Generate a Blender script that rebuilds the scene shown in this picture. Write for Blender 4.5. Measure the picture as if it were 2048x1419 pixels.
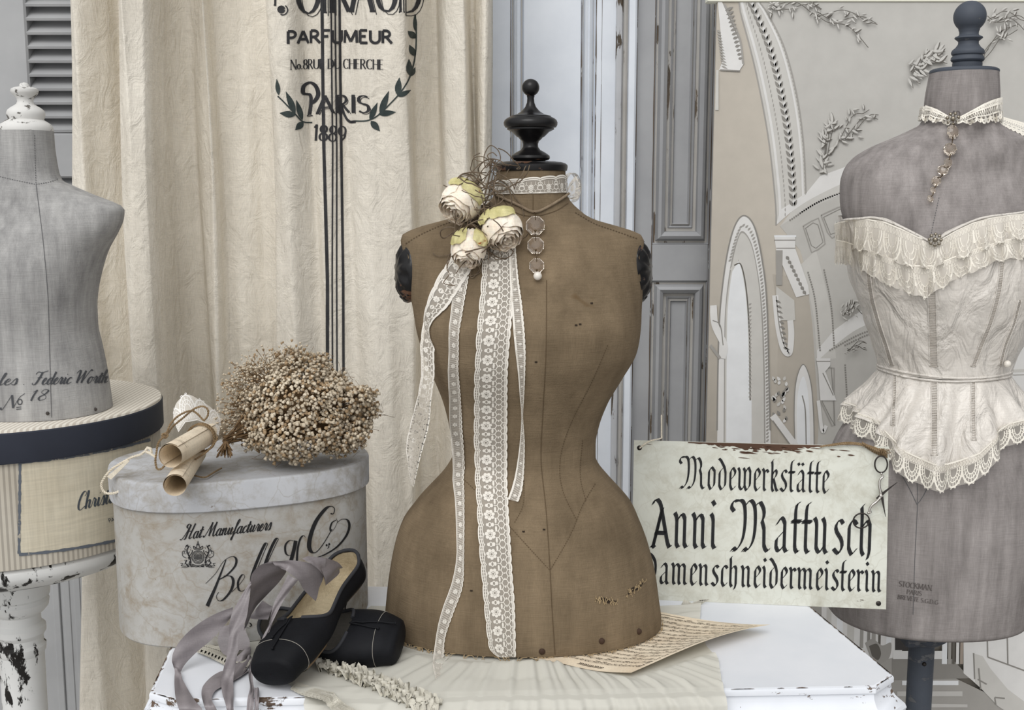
import bpy, math, random
import numpy as np
from mathutils import Vector, Matrix
from mathutils.bvhtree import BVHTree
S = bpy.context.scene
for o in list(bpy.data.objects): bpy.data.objects.remove(o)
COL = S.collection
PI = math.pi
rnd = random.Random(7)
# ---------------------------------------------------------------- camera
W, H, F = 2048.0, 1419.0, 2300.0
CAMZ, PITCH, TZ = 1.363, math.radians(8.3), 0.72
CAM = Vector((0, 0, CAMZ))
cd = bpy.data.cameras.new('camera'); cam = bpy.data.objects.new('camera', cd); COL.objects.link(cam)
cam.location = CAM; cam.rotation_euler = (PI/2-PITCH, 0, 0)
cd.sensor_width = 36; cd.lens = 36*F/W; cd.clip_start = 0.02
S.camera = cam
# ---------------------------------------------------------------- light
S.view_settings.view_transform = 'Standard'; S.view_settings.look = 'None'
S.view_settings.gamma = 1; S.view_settings.use_curve_mapping = False
S.view_settings.exposure = 0.0
wd = bpy.data.worlds.new('overcast_sky'); S.world = wd; wd.use_nodes = True
nt = wd.node_tree; bg = nt.nodes['Background']
tc = nt.nodes.new('ShaderNodeTexCoord'); sp = nt.nodes.new('ShaderNodeSeparateXYZ'); rp = nt.nodes.new('ShaderNodeValToRGB')
dt = nt.nodes.new('ShaderNodeVectorMath'); dt.operation = 'DOT_PRODUCT'; dt.inputs[1].default_value = Vector((-.22, -.72, .66)).normalized()
nt.links.new(tc.outputs['Generated'], dt.inputs[0]); nt.links.new(dt.outputs['Value'], rp.inputs[0]); nt.links.new(rp.outputs[0], bg.inputs[0])
# open daylight in front of and above the window display, dim surroundings elsewhere
rp.color_ramp.elements[0].color = (0.155, 0.156, 0.16, 1); rp.color_ramp.elements[1].color = (1, 1, 1, 1)
bg.inputs[1].default_value = 1.25
sd = bpy.data.lights.new('sun', 'SUN'); sd.energy = 1.25; sd.angle = math.radians(40); sd.color = (1, 0.985, 0.96)
sun = bpy.data.objects.new('sun', sd); COL.objects.link(sun); sun.location = (-1.5, -1, 4)
sun.rotation_euler = Vector((0.30, 1.0, -1.0)).to_track_quat('-Z', 'Y').to_euler()

# ---------------------------------------------------------------- helpers
def ray(px, py):
    x = (px-W/2)/F; y = -(py-H/2)/F
    c, s = math.cos(PITCH), math.sin(PITCH)
    return Vector((x, c+y*s, -s+y*c))
def P(px, py, Y):
    d = ray(px, py); return CAM + d*(Y/d.y)
def PZ(px, py, z):
    d = ray(px, py); return CAM + d*((z-CAMZ)/d.z)
def T(px, py, up=0.0): return PZ(px, py, TZ+up)
def lin(c): return tuple(((v/255)/12.92 if v/255 <= .04045 else ((v/255+.055)/1.055)**2.4) for v in c)
def cr(pts, n):
    """catmull-rom through points (sequences of floats), n samples per span"""
    p = np.array([tuple(q) for q in pts], float)
    if len(p) < 3:
        t = np.linspace(0, 1, n+1)[:, None]; return p[0]*(1-t)+p[1]*t
    q = np.vstack([2*p[0]-p[1], p, 2*p[-1]-p[-2]]); out = []
    for i in range(1, len(q)-2):
        for k in range(n):
            t = k/n; a, b, c, d = q[i-1], q[i], q[i+1], q[i+2]
            out.append(.5*((2*b)+(c-a)*t+(2*a-5*b+4*c-d)*t*t+(3*b-a-3*c+d)*t**3))
    out.append(p[-1]); return np.array(out)
def resamp(pts, step):
    p = np.array([tuple(q) for q in pts], float); d = np.r_[0, np.cumsum(np.linalg.norm(np.diff(p, axis=0), axis=1))]
    n = max(2, int(math.ceil(d[-1]/step))+1); s = np.linspace(0, d[-1], n)
    return np.stack([np.interp(s, d, p[:, k]) for k in range(p.shape[1])], 1)
def pchip(xs, ys):
    xs = np.array(xs, float); ys = np.array(ys, float); h = np.diff(xs); dl = np.diff(ys)/h; m = np.zeros_like(ys)
    for i in range(1, len(xs)-1):
        if dl[i-1]*dl[i] > 0: m[i] = 2*dl[i-1]*dl[i]/(dl[i-1]+dl[i])
    m[0], m[-1] = dl[0], dl[-1]
    def f(x):
        x = min(max(x, xs[0]), xs[-1]); i = min(max(int(np.searchsorted(xs, x))-1, 0), len(h)-1); t = (x-xs[i])/h[i]
        return float((2*t**3-3*t*t+1)*ys[i]+(t**3-2*t*t+t)*h[i]*m[i]+(-2*t**3+3*t*t)*ys[i+1]+(t**3-t*t)*h[i]*m[i+1])
    return f
ORG = {}
class MB:
    def __init__(s): s.v = []; s.f = []; s.m = []
    def add(s, vs, fs, m=0):
        b = len(s.v); s.v += [tuple(q) for q in vs]; s.f += [tuple(b+i for i in f) for f in fs]; s.m += [m]*len(fs); return s
    def grid(s, g, m=0, cu=False, cv=False):
        r, c = len(g), len(g[0]); vs = [q for row in g for q in row]; fs = []
        for i in range(r if cu else r-1):
            for j in range(c if cv else c-1):
                a, b = i, (i+1) % r; p, q = j, (j+1) % c
                fs.append((a*c+p, a*c+q, b*c+q, b*c+p))
        return s.add(vs, fs, m)
    def rings(s, rs, m=0, cap0=True, cap1=True):
        s.grid(rs, m, cv=True); n = len(rs[0]); b = len(s.v)-n*len(rs)
        if cap0: s.f.append(tuple(b+i for i in range(n-1, -1, -1))); s.m.append(m)
        if cap1: s.f.append(tuple(b+n*(len(rs)-1)+i for i in range(n))); s.m.append(m)
        return s
    def lathe(s, prof, c, n=40, m=0, axis=None, cap=True):
        """prof: (r,h) list along axis from point c"""
        ax = Vector(axis or (0, 0, 1)).normalized(); u = ax.orthogonal().normalized(); w = ax.cross(u); c = Vector(c)
        rs = [[c+ax*h+(u*math.cos(2*PI*k/n)+w*math.sin(2*PI*k/n))*max(r, 1e-5) for k in range(n)] for r, h in prof]
        return s.rings(rs, m, cap, cap)
    def tube(s, pts, r, n=6, m=0, caps=True, closed=False):
        pts = [Vector(tuple(q)[:3]) for q in pts]; N = len(pts); rs = []; up = None
        for i, q in enumerate(pts):
            a = pts[(i-1) % N] if closed else pts[max(i-1, 0)]; b = pts[(i+1) % N] if closed else pts[min(i+1, N-1)]
            t = (b-a); t = t.normalized() if t.length > 1e-9 else Vector((0, 0, 1))
            if up is None: up = t.orthogonal()
            up = (up - t*up.dot(t)); up = up.normalized() if up.length > 1e-6 else t.orthogonal().normalized()
            w = t.cross(up); rr = r(i/(N-1)) if callable(r) else r
            rs.append([q+(up*math.cos(2*PI*k/n)+w*math.sin(2*PI*k/n))*rr for k in range(n)])
        if closed: s.grid(rs, m, cu=True, cv=True)
        else: s.rings(rs, m, caps, caps)
        return s
    def box(s, lo, hi, m=0, bev=0.0):
        (x0, y0, z0), (x1, y1, z1) = lo, hi; b = bev
        if b <= 0:
            vs = [(x, y, z) for z in (z0, z1) for y in (y0, y1) for x in (x0, x1)]
            return s.add(vs, [(0, 2, 3, 1), (4, 5, 7, 6), (0, 1, 5, 4), (2, 6, 7, 3), (0, 4, 6, 2), (1, 3, 7, 5)], m)
        def R(z, i): return [(x0+i+b, y0+i, z), (x1-i-b, y0+i, z), (x1-i, y0+i+b, z), (x1-i, y1-i-b, z), (x1-i-b, y1-i, z), (x0+i+b, y1-i, z), (x0+i, y1-i-b, z), (x0+i, y0+i+b, z)]
        return s.rings([R(z0, b), R(z0+b, 0), R(z1-b, 0), R(z1, b)], m)
    def ball(s, c, r, m=0, nu=10, nv=7, sc=(1, 1, 1)):
        c = Vector(c); rs = []
        for i in range(1, nv):
            a = PI*i/nv; rs.append([c+Vector((math.cos(2*PI*k/nu)*math.sin(a)*r*sc[0], math.sin(2*PI*k/nu)*math.sin(a)*r*sc[1], -math.cos(a)*r*sc[2])) for k in range(nu)])
        b = len(s.v); s.rings(rs, m, False, False); n = len(s.v)
        s.v += [tuple(c-Vector((0, 0, r*sc[2]))), tuple(c+Vector((0, 0, r*sc[2])))]
        for k in range(nu):
            s.f.append((n, b+(k+1) % nu, b+k)); s.f.append((n+1, b+(nv-2)*nu+k, b+(nv-2)*nu+(k+1) % nu)); s.m += [m, m]
        return s
    def bvh(s): return BVHTree.FromPolygons(s.v, s.f)
    def build(s, name, mats, parent=None, sharp=40, label=None, cat=None, group=None, kind=None):
        if not isinstance(mats, (list, tuple)): mats = [mats]
        org = ORG.get(parent.name) if parent else None
        if org is None and s.v:
            a = np.array(s.v); org = Vector(((a[:, 0].min()+a[:, 0].max())/2, (a[:, 1].min()+a[:, 1].max())/2, a[:, 2].min()))
        me = bpy.data.meshes.new(name); me.from_pydata([(x-org.x, y-org.y, z-org.z) for x, y, z in s.v], [], s.f)
        for mm in mats: me.materials.append(mm)
        me.polygons.foreach_set('material_index', s.m); me.validate()
        me.shade_smooth()
        if sharp is not None and sharp < 180: me.set_sharp_from_angle(angle=math.radians(sharp))
        me.update()
        o = bpy.data.objects.new(name, me); COL.objects.link(o)
        if parent: o.parent = parent
        else: o.location = org
        ORG[o.name] = org
        return tag(o, label, cat, group, kind)
def tag(o, label=None, cat=None, group=None, kind=None):
    if label: o['label'] = label
    if cat: o['category'] = cat
    if group: o['group'] = group
    if kind: o['kind'] = kind
    return o
def thing(name, loc, label, cat, group=None):
    o = bpy.data.objects.new(name, None); COL.objects.link(o); o.location = Vector(loc); o.empty_display_size = .05
    ORG[o.name] = Vector(loc); return tag(o, label, cat, group)
def cast(bv, px, py, off=0.0015, Y=None):
    d = ray(px, py).normalized(); h = bv.ray_cast(CAM, d)
    if h[0] is None: return P(px, py, Y) if Y else None
    n = h[1]
    if n.dot(d) > 0: n = -n
    return h[0]+n*off
def hugp(bv, p, off):
    l, n, i, d = bv.find_nearest(p)
    if l is None: return p
    if (Vector(p)-l).dot(n) < off: return l+n*off
    return Vector(p)
# ---------------------------------------------------------------- materials
def nodes(name, rough=.6, metal=0.0, spec=.4):
    m = bpy.data.materials.new(name); m.use_nodes = True; n = m.node_tree; b = n.nodes['Principled BSDF']
    b.inputs['Roughness'].default_value = rough; b.inputs['Metallic'].default_value = metal; b.inputs['Specular IOR Level'].default_value = spec
    return m, n, b
def nn(n, t, **k):
    o = n.nodes.new(t)
    for a, v in k.items():
        if a in ('op',): o.operation = v
        else: o.inputs[a.replace('_', ' ')].default_value = v
    return o
def mapc(n, sc=(1, 1, 1), rot=(0, 0, 0)):
    t = n.nodes.new('ShaderNodeTexCoord'); mp = n.nodes.new('ShaderNodeMapping'); mp.inputs['Scale'].default_value = sc; mp.inputs['Rotation'].default_value = rot
    n.links.new(t.outputs['Object'], mp.inputs[0]); return mp.outputs[0]
def noise(n, vec, scale, detail=4, rough=.55, dist=0):
    o = nn(n, 'ShaderNodeTexNoise', Scale=scale, Detail=detail, Roughness=rough, Distortion=dist); n.links.new(vec, o.inputs['Vector']); return o.outputs['Fac']
def ramp(n, fac, stops):
    r = n.nodes.new('ShaderNodeValToRGB'); e = r.color_ramp.elements
    while len(e) < len(stops): e.new(.5)
    for i, (p, c) in enumerate(stops): e[i].position = p; e[i].color = (*c, 1) if len(c) == 3 else c
    n.links.new(fac, r.inputs[0]); return r.outputs[0]
def mix(n, fac, a, b, mode='MIX'):
    o = n.nodes.new('ShaderNodeMix'); o.data_type = 'RGBA'; o.blend_type = mode
    for i, v in ((0, fac), (6, a), (7, b)):
        if hasattr(v, 'is_linked'): n.links.new(v, o.inputs[i])
        else: o.inputs[i].default_value = v if i == 0 else (*v, 1)
    return o.outputs[2]
def bump(n, b, h, st=.3, dist=.001):
    o = nn(n, 'ShaderNodeBump', Strength=st, Distance=dist); n.links.new(h, o.inputs['Height'])
    if b.inputs['Normal'].is_linked: n.links.new(b.inputs['Normal'].links[0].from_socket, o.inputs['Normal'])
    n.links.new(o.outputs[0], b.inputs['Normal'])
def plain(name, c, rough=.6, metal=0.0, spec=.4, var=0.0, sc=60):
    m, n, b = nodes(name, rough, metal, spec); c = lin(c)
    if var:
        f = noise(n, mapc(n), sc); col = ramp(n, f, [(.3, tuple(x*(1-var) for x in c)), (.7, tuple(min(1, x*(1+var)) for x in c))]); n.links.new(col, b.inputs['Base Color'])
        bump(n, b, f, .25, .002)
    else: b.inputs['Base Color'].default_value = (*c, 1)
    return m
def fabric(name, c1, c2, blot=7, streak=(40, 40, 6), weave=900, wb=.35, rough=.9, spots=None, wr=0.0, sheen=0.0, trans=0.0, contrast=(.3, .7)):
    m, n, b = nodes(name, rough, 0, .15); v = mapc(n)
    f1 = noise(n, v, blot, 6, .62); f2 = noise(n, mapc(n, streak), 1.0, 5, .6)
    a = nn(n, 'ShaderNodeMath', op='MULTIPLY_ADD'); n.links.new(f1, a.inputs[0]); a.inputs[1].default_value = .5; a2 = nn(n, 'ShaderNodeMath', op='MULTIPLY'); n.links.new(f2, a2.inputs[0]); a2.inputs[1].default_value = .5
    n.links.new(a2.outputs[0], a.inputs[2])
    col = ramp(n, a.outputs[0], [(contrast[0], lin(c1)), (contrast[1], lin(c2))])
    wx = noise(n, mapc(n, (weave, weave, weave*.06)), 1.0, 1); wz = noise(n, mapc(n, (weave*.05, weave*.05, weave)), 1.0, 1)
    ad = nn(n, 'ShaderNodeMath', op='ADD'); n.links.new(wx, ad.inputs[0]); n.links.new(wz, ad.inputs[1])
    wv = ramp(n, ad.outputs[0], [(.25, (.78, .78, .78)), (.95, (1.12, 1.12, 1.12))]) if False else ad.outputs[0]
    hv = nn(n, 'ShaderNodeMapRange', To_Min=.90, To_Max=1.08); hv.inputs['From Min'].default_value = .7; hv.inputs['From Max'].default_value = 1.3; n.links.new(ad.outputs[0], hv.inputs[0])
    col = mix(n, 1.0, col, hv.outputs[0], 'MULTIPLY')
    if spots:
        sc, th, cc = spots; f3 = noise(n, v, sc, 3, .5, .4); k = ramp(n, f3, [(th, (0, 0, 0)), (th+.05, (1, 1, 1))]); col = mix(n, k, col, lin(cc))
    n.links.new(col, b.inputs['Base Color'])
    if wr:
        w1 = noise(n, mapc(n, (1, 1, .6)), 28, 6, .6, 1.2); bump(n, b, w1, wr, .010)
    bump(n, b, ad.outputs[0], wb, .0006)
    if sheen: b.inputs['Sheen Weight'].default_value = sheen
    return m
def chippy(name, paint, paint2, under, th=.62, sc=(30, 30, 6), rough=.5, edge=.0, fine=1.0, bst=.5, grime=None):
    """old paint with chips showing what is beneath"""
    m, n, b = nodes(name, rough, 0, .35)
    f0 = noise(n, mapc(n), 5, 5, .6); col = ramp(n, f0, [(.3, lin(paint2)), (.7, lin(paint))])
    f = noise(n, mapc(n, sc), 1.0*fine, 8, .68, .3)
    big = noise(n, mapc(n), 9, 2, .5); ad = nn(n, 'ShaderNodeMath', op='MULTIPLY_ADD'); n.links.new(big, ad.inputs[0]); ad.inputs[1].default_value = .45; n.links.new(f, ad.inputs[2])
    s = nn(n, 'ShaderNodeMath', op='SUBTRACT'); n.links.new(ad.outputs[0], s.inputs[0]); s.inputs[1].default_value = .225
    fac = s.outputs[0]
    if edge:
        g = n.nodes.new('ShaderNodeNewGeometry'); mr = nn(n, 'ShaderNodeMapRange'); mr.inputs['From Min'].default_value = .50; mr.inputs['From Max'].default_value = .62; mr.inputs['To Max'].default_value = edge
        n.links.new(g.outputs['Pointiness'], mr.inputs[0]); e = nn(n, 'ShaderNodeMath', op='ADD'); n.links.new(fac, e.inputs[0]); n.links.new(mr.outputs[0], e.inputs[1]); fac = e.outputs[0]
    k = ramp(n, fac, [(th, (0, 0, 0)), (th+.02, (1, 1, 1))])
    cu = ramp(n, f0, [(.35, lin(under)), (.65, tuple(x*.5 for x in lin(under)))])
    if grime:
        g1 = noise(n, mapc(n), 16, 10, .72, .8); g2 = noise(n, mapc(n), 70, 8, .7)
        ga = nn(n, 'ShaderNodeMath', op='MULTIPLY_ADD'); n.links.new(g2, ga.inputs[0]); ga.inputs[1].default_value = .5; n.links.new(g1, ga.inputs[2])
        col = mix(n, ramp(n, ga.outputs[0], [(.68, (0, 0, 0)), (.98, (1, 1, 1))]), col, lin(grime))
        vo = n.nodes.new('ShaderNodeTexVoronoi'); vo.feature = 'DISTANCE_TO_EDGE'; vo.inputs['Scale'].default_value = 17; dv = n.nodes.new('ShaderNodeVectorMath'); dv.operation = 'MULTIPLY_ADD'
        nz = nn(n, 'ShaderNodeTexNoise', Scale=14, Detail=4); n.links.new(mapc(n), nz.inputs['Vector']); n.links.new(nz.outputs['Color'], dv.inputs[0]); dv.inputs[1].default_value = (.08, .08, .08); n.links.new(mapc(n), dv.inputs[2]); n.links.new(dv.outputs[0], vo.inputs['Vector'])
        col = mix(n, ramp(n, vo.outputs['Distance'], [(.0, (.45, .45, .45)), (.02, (0, 0, 0))]), col, lin(grime))
    n.links.new(mix(n, k, col, cu), b.inputs['Base Color'])
    iv = nn(n, 'ShaderNodeMath', op='SUBTRACT'); iv.inputs[0].default_value = 1; n.links.new(k, iv.inputs[1]); bump(n, b, iv.outputs[0], bst, .001)
    bump(n, b, noise(n, mapc(n, (12, 12, 90)) if False else mapc(n), 40, 4), .12, .002)
    return m
def sheer(name, c, alpha, rough=.9):
    m, n, b = nodes(name, rough, 0, .1); b.inputs['Base Color'].default_value = (*lin(c), 1)
    tr = n.nodes.new('ShaderNodeBsdfTransparent'); mx = n.nodes.new('ShaderNodeMixShader'); mx.inputs[0].default_value = alpha
    out = n.nodes['Material Output']; n.links.new(tr.outputs[0], mx.inputs[1]); n.links.new(b.outputs[0], mx.inputs[2]); n.links.new(mx.outputs[0], out.inputs[0])
    return m
def glass(name, c=(255, 250, 245), rough=.02):
    m, n, b = nodes(name, rough, 0, .5); b.inputs['Base Color'].default_value = (*lin(c), 1); b.inputs['Transmission Weight'].default_value = .92; b.inputs['IOR'].default_value = 1.5; return m
# ---------------------------------------------------------------- strokes and lettering
def strip(mb, pts, hw, fmap, m=0, nib=None, taper=0):
    """flat pen stroke: pts 2D, hw half width (or callable of direction, t), fmap(u,v)->point"""
    N = len(pts)
    if N < 2: return
    a = []; b = []
    for i in range(N):
        p = pts[i]; q0 = pts[max(i-1, 0)]; q1 = pts[min(i+1, N-1)]; dx, dy = q1[0]-q0[0], q1[1]-q0[1]; l = math.hypot(dx, dy) or 1; dx /= l; dy /= l
        if nib: ox, oy = nib
        else:
            h = hw(dx, dy, i/(N-1)) if callable(hw) else hw
            if taper: h *= min(1, .25+taper*min(i, N-1-i)/N)
            ox, oy = -dy*h, dx*h
        A = fmap(p[0]+ox, p[1]+oy); B = fmap(p[0]-ox, p[1]-oy)
        if A is None or B is None:
            if len(a) > 1: mb.grid([a, b], m)
            a = []; b = []; continue
        a.append(A); b.append(B)
    if len(a) > 1: mb.grid([a, b], m)
def poly(mb, pts, fmap, m=0):
    vs = [fmap(*p) for p in pts]
    if any(v is None for v in vs): return
    mb.add(vs, [tuple(range(len(vs)))], m)
def _st(x, b=0, t=1): return [(x-.1, t), (x, t-.13), (x, b+.13), (x+.1, b), (x+.17, b+.07)]
BL = {
 'i': (.42, [_st(.15), [(.1, 1.36), (.21, 1.24)]]), 'n': (.8, [_st(.15), [(.15, .76), (.38, 1), (.5, .87), (.5, .13), (.6, 0), (.67, .07)]]),
 'm': (1.17, [_st(.15), [(.15, .76), (.36, 1), (.5, .87), (.5, .13), (.58, .02)], [(.5, .76), (.72, 1), (.86, .87), (.86, .13), (.96, 0), (1.03, .07)]]),
 'u': (.82, [[(.05, 1), (.15, .87), (.15, .17), (.27, 0), (.5, .24)], _st(.5)]),
 'a': (.8, [[(.16, .78), (.36, 1), (.5, .86), (.5, .13), (.6, 0), (.68, .07)], [(.5, .62), (.15, .36), (.15, .14), (.26, 0), (.5, .22)]]),
 'o': (.7, [[(.3, 1), (.13, .82), (.13, .17), (.27, 0)], [(.3, 1), (.5, .82), (.5, .2), (.27, 0)]]),
 'd': (.72, [[(.06, 1.38), (.2, 1.3), (.44, 1.0), (.52, .75), (.52, .2), (.27, 0)], [(.4, 1), (.13, .8), (.13, .17), (.27, 0)]]),
 'e': (.58, [[(.28, 1), (.13, .82), (.13, .17), (.26, 0), (.48, .18)], [(.28, 1), (.45, .84), (.42, .68), (.15, .46)]]),
 'w': (1.04, [[(.05, 1), (.15, .87), (.15, .17), (.29, 0), (.5, .24)], [(.4, 1), (.5, .87), (.5, .17), (.62, 0)], [(.5, .76), (.72, 1.05), (.85, .85), (.85, .22), (.62, 0)]]),
 'r': (.53, [_st(.15), [(.15, .78), (.3, .98), (.43, .84)]]), 'c': (.52, [[(.46, .85), (.3, 1), (.13, .82), (.13, .17), (.26, 0), (.48, .18)]]),
 'k': (.64, [[(.22, 1.42), (.1, 1.32), (.15, 1.2), (.15, .13), (.25, 0)], [(.15, .7), (.33, .98), (.47, .85), (.38, .65), (.18, .52)], [(.25, .55), (.43, .1), (.53, 0), (.6, .07)]]),
 's': (.6, [[(.47, .86), (.33, 1), (.13, .8), (.2, .62), (.43, .4), (.45, .18), (.28, 0), (.08, .16)]]),
 't': (.46, [[(.34, 1.42), (.2, 1.36), (.15, 1.2), (.15, .13), (.26, 0), (.35, .08)], [(.0, .9), (.38, .9)], [(.0, .86), (.38, .86)]]),
 'h': (.8, [[(.24, 1.42), (.1, 1.32), (.15, 1.2), (.15, .13), (.25, 0)], [(.15, .76), (.38, 1), (.5, .87), (.5, .08), (.42, -.1)]]),
 'M': (1.75, [[(.06, 1.1), (-.06, 1.22), (.02, 1.38), (.2, 1.4)], 's', [(.14, 1.38), (.36, 1.41), (.50, 1.25), (.54, .8), (.46, .35), (.26, .08), (.06, .0)], 's', [(-.02, .0), (.08, .1), (.2, .02)], [(.52, 1.26), (.74, 1.42), (.93, 1.25), (.98, .8), (.92, .35), (.74, .08), (.54, .02)], 's', [(.46, .0), (.56, .1), (.66, .02)], [(.96, 1.26), (1.14, 1.41), (1.32, 1.22), (1.36, 1.0), (1.26, .84), (1.36, .68), (1.38, .15), (1.5, 0), (1.64, .1)]]),
 'A': (1.02, [[(.1, 1.22), (.2, 1.38), (.36, 1.34), (.46, 1.18), (.78, .14), (.88, 0), (.98, .08)], [(.5, 1.1), (.3, .5), (.14, .04)], [(.53, 1.1), (.33, .5), (.17, .04)], [(.02, .0), (.12, .07), (.22, .0)], [(.24, .44), (.68, .44)], [(.24, .4), (.68, .4)]]),
 'D': (.98, [[(.05, 1.3), (.2, 1.42), (.5, 1.32), (.74, 1.0), (.76, .5), (.6, .15), (.3, 0), (.1, .12)], 's', [(.3, 1.2), (.3, .15)]]),
}
BL['ä'] = (BL['a'][0], BL['a'][1]+[[(.14, 1.3), (.23, 1.2)], [(.4, 1.3), (.49, 1.2)]])
SC = {
 'a': (.8, [[(.56, .86), (.36, 1), (.12, .62), (.12, .15), (.3, 0), (.5, .3), (.62, .95)], [(.62, 1), (.55, .3), (.65, 0), (.85, .25)]]),
 'c': (.56, [[(.5, .8), (.42, 1), (.15, .75), (.08, .3), (.25, 0), (.6, .3)]]),
 'd': (.8, [[(.56, .86), (.36, 1), (.12, .62), (.12, .15), (.3, 0), (.5, .3), (.62, .95)], [(.7, 1.9), (.6, .9), (.55, .3), (.65, 0), (.85, .25)]]),
 'e': (.56, [[(.05, .35), (.35, .6), (.42, .9), (.28, 1), (.1, .6), (.12, .15), (.3, 0), (.6, .3)]]),
 'f': (.52, [[(0, .2), (.3, .9), (.58, 1.8), (.48, 2), (.32, 1.6), (.2, .2), (.1, -.7), (0, -.8), (.02, -.4), (.5, .25)]]),
 'h': (.8, [[(0, .2), (.32, 1.4), (.36, 1.95), (.24, 1.85), (.12, 0)], [(.12, .1), (.3, .8), (.5, 1), (.55, .8), (.5, .2), (.6, 0), (.82, .25)]]),
 'i': (.46, [[(0, .25), (.22, 1)], [(.22, 1), (.18, .2), (.28, 0), (.48, .25)], [(.26, 1.42), (.3, 1.52)]]),
 'l': (.42, [[(0, .2), (.32, 1.4), (.36, 1.95), (.24, 1.8), (.12, .3), (.2, 0), (.42, .25)]]),
 'n': (.78, [[(0, .6), (.12, 1), (.17, .85), (.12, 0)], [(.12, .1), (.3, .8), (.48, 1), (.52, .8), (.48, .2), (.58, 0), (.8, .25)]]),
 'o': (.68, [[(.4, 1), (.15, .8), (.08, .3), (.25, 0), (.48, .3), (.5, .8), (.38, 1), (.55, .84), (.7, .9)]]),
 'r': (.56, [[(0, .3), (.2, 1.08), (.3, .9), (.42, .92), (.35, .3), (.45, 0), (.6, .25)]]),
 's': (.5, [[(0, .2), (.3, 1.1), (.42, .5), (.32, .03), (.08, .1)], [(.3, .02), (.52, .25)]]),
 't': (.44, [[(0, .25), (.28, 1.55)], [(.28, 1.55), (.18, .25), (.28, 0), (.48, .25)], [(-.02, 1.02), (.5, 1.1)], [(-.02, 1.06), (.5, 1.14)]]),
 'u': (.8, [[(0, .3), (.2, 1), (.15, .3), (.25, 0), (.45, .4), (.56, 1)], [(.56, 1), (.5, .25), (.6, 0), (.82, .25)]]),
 'H': (1.15, [[(-.55, .1), (-.35, 0), (.0, .7), (.32, 1.8), (.2, 2.1), (-.05, 1.95), (-.02, 1.6), (.2, 1.55)], [(.42, 2), (.28, 1), (.15, .1), (-.05, 0)], [(1.0, 2.1), (.85, 1.3), (.68, .3), (.78, 0), (1.05, .25)], [(.2, .95), (.5, 1.1), (.9, 1.05)]]),
 'M': (1.5, [[(-.2, .25), (-.05, 0), (.25, .8), (.6, 2)], [(.6, 2), (.6, 1), (.62, .1)], [(.62, .1), (.9, 1.2), (1.2, 2)], [(1.2, 2), (1.12, 1), (1.15, .2), (1.28, 0), (1.5, .3)]]),
 'C': (.95, [[(.8, 1.5), (.98, 1.75), (.8, 2.05), (.5, 1.8), (.25, 1.1), (.2, .35), (.45, 0), (.95, .35)]]),
 'D': (1.1, [[(.4, 1.9), (.3, 1), (.1, .1)], [(-.1, 1.6), (.3, 2.05), (.9, 1.7), (1, .9), (.7, .15), (.2, 0), (-.05, .2)]]),
 'F': (1.0, [[(-.1, 1.6), (.1, 1.95), (.6, 1.85), (1.25, 2.1)], [(.65, 1.9), (.5, 1), (.25, .1), (-.1, .05), (-.15, .3)], [(.25, 1.05), (.8, 1.1)]]),
 'W': (1.5, [[(-.1, 1.6), (.15, 2.05), (.3, 1.7), (.3, .1)], [(.3, .1), (.9, 1.95)], [(.9, 1.95), (.85, .1)], [(.85, .1), (1.25, 1.4), (1.5, 2.1), (1.62, 1.9)]]),
 'N': (1.15, [[(-.15, .25), (.05, .02), (.4, 1.95)], [(.4, 1.95), (.8, .1)], [(.8, .1), (1.0, 1.5), (1.3, 2.05)]]),
 'L': (.9, [[(.75, 1.8), (.6, 2.05), (.35, 1.6), (.25, .7), (.05, .05), (.4, .15), (.85, .0)]]),
 '1': (.5, [[(.1, 1.5), (.35, 1.9)], [(.35, 1.9), (.2, .9), (.15, .0)]]), '8': (.85, [[(.5, 1), (.2, 1.4), (.35, 1.9), (.65, 1.7), (.5, 1.1), (.15, .55), (.25, 0), (.6, .2), (.6, .7), (.4, 1)]]),
 '.': (.3, [[(.08, .05), (.14, .1)]]), ' ': (.45, []),
}
def _arc(cx, cy, rx, ry, a0, a1, n=10): return [(cx+rx*math.cos(math.radians(a0+(a1-a0)*k/n)), cy+ry*math.sin(math.radians(a0+(a1-a0)*k/n))) for k in range(n+1)]
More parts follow.
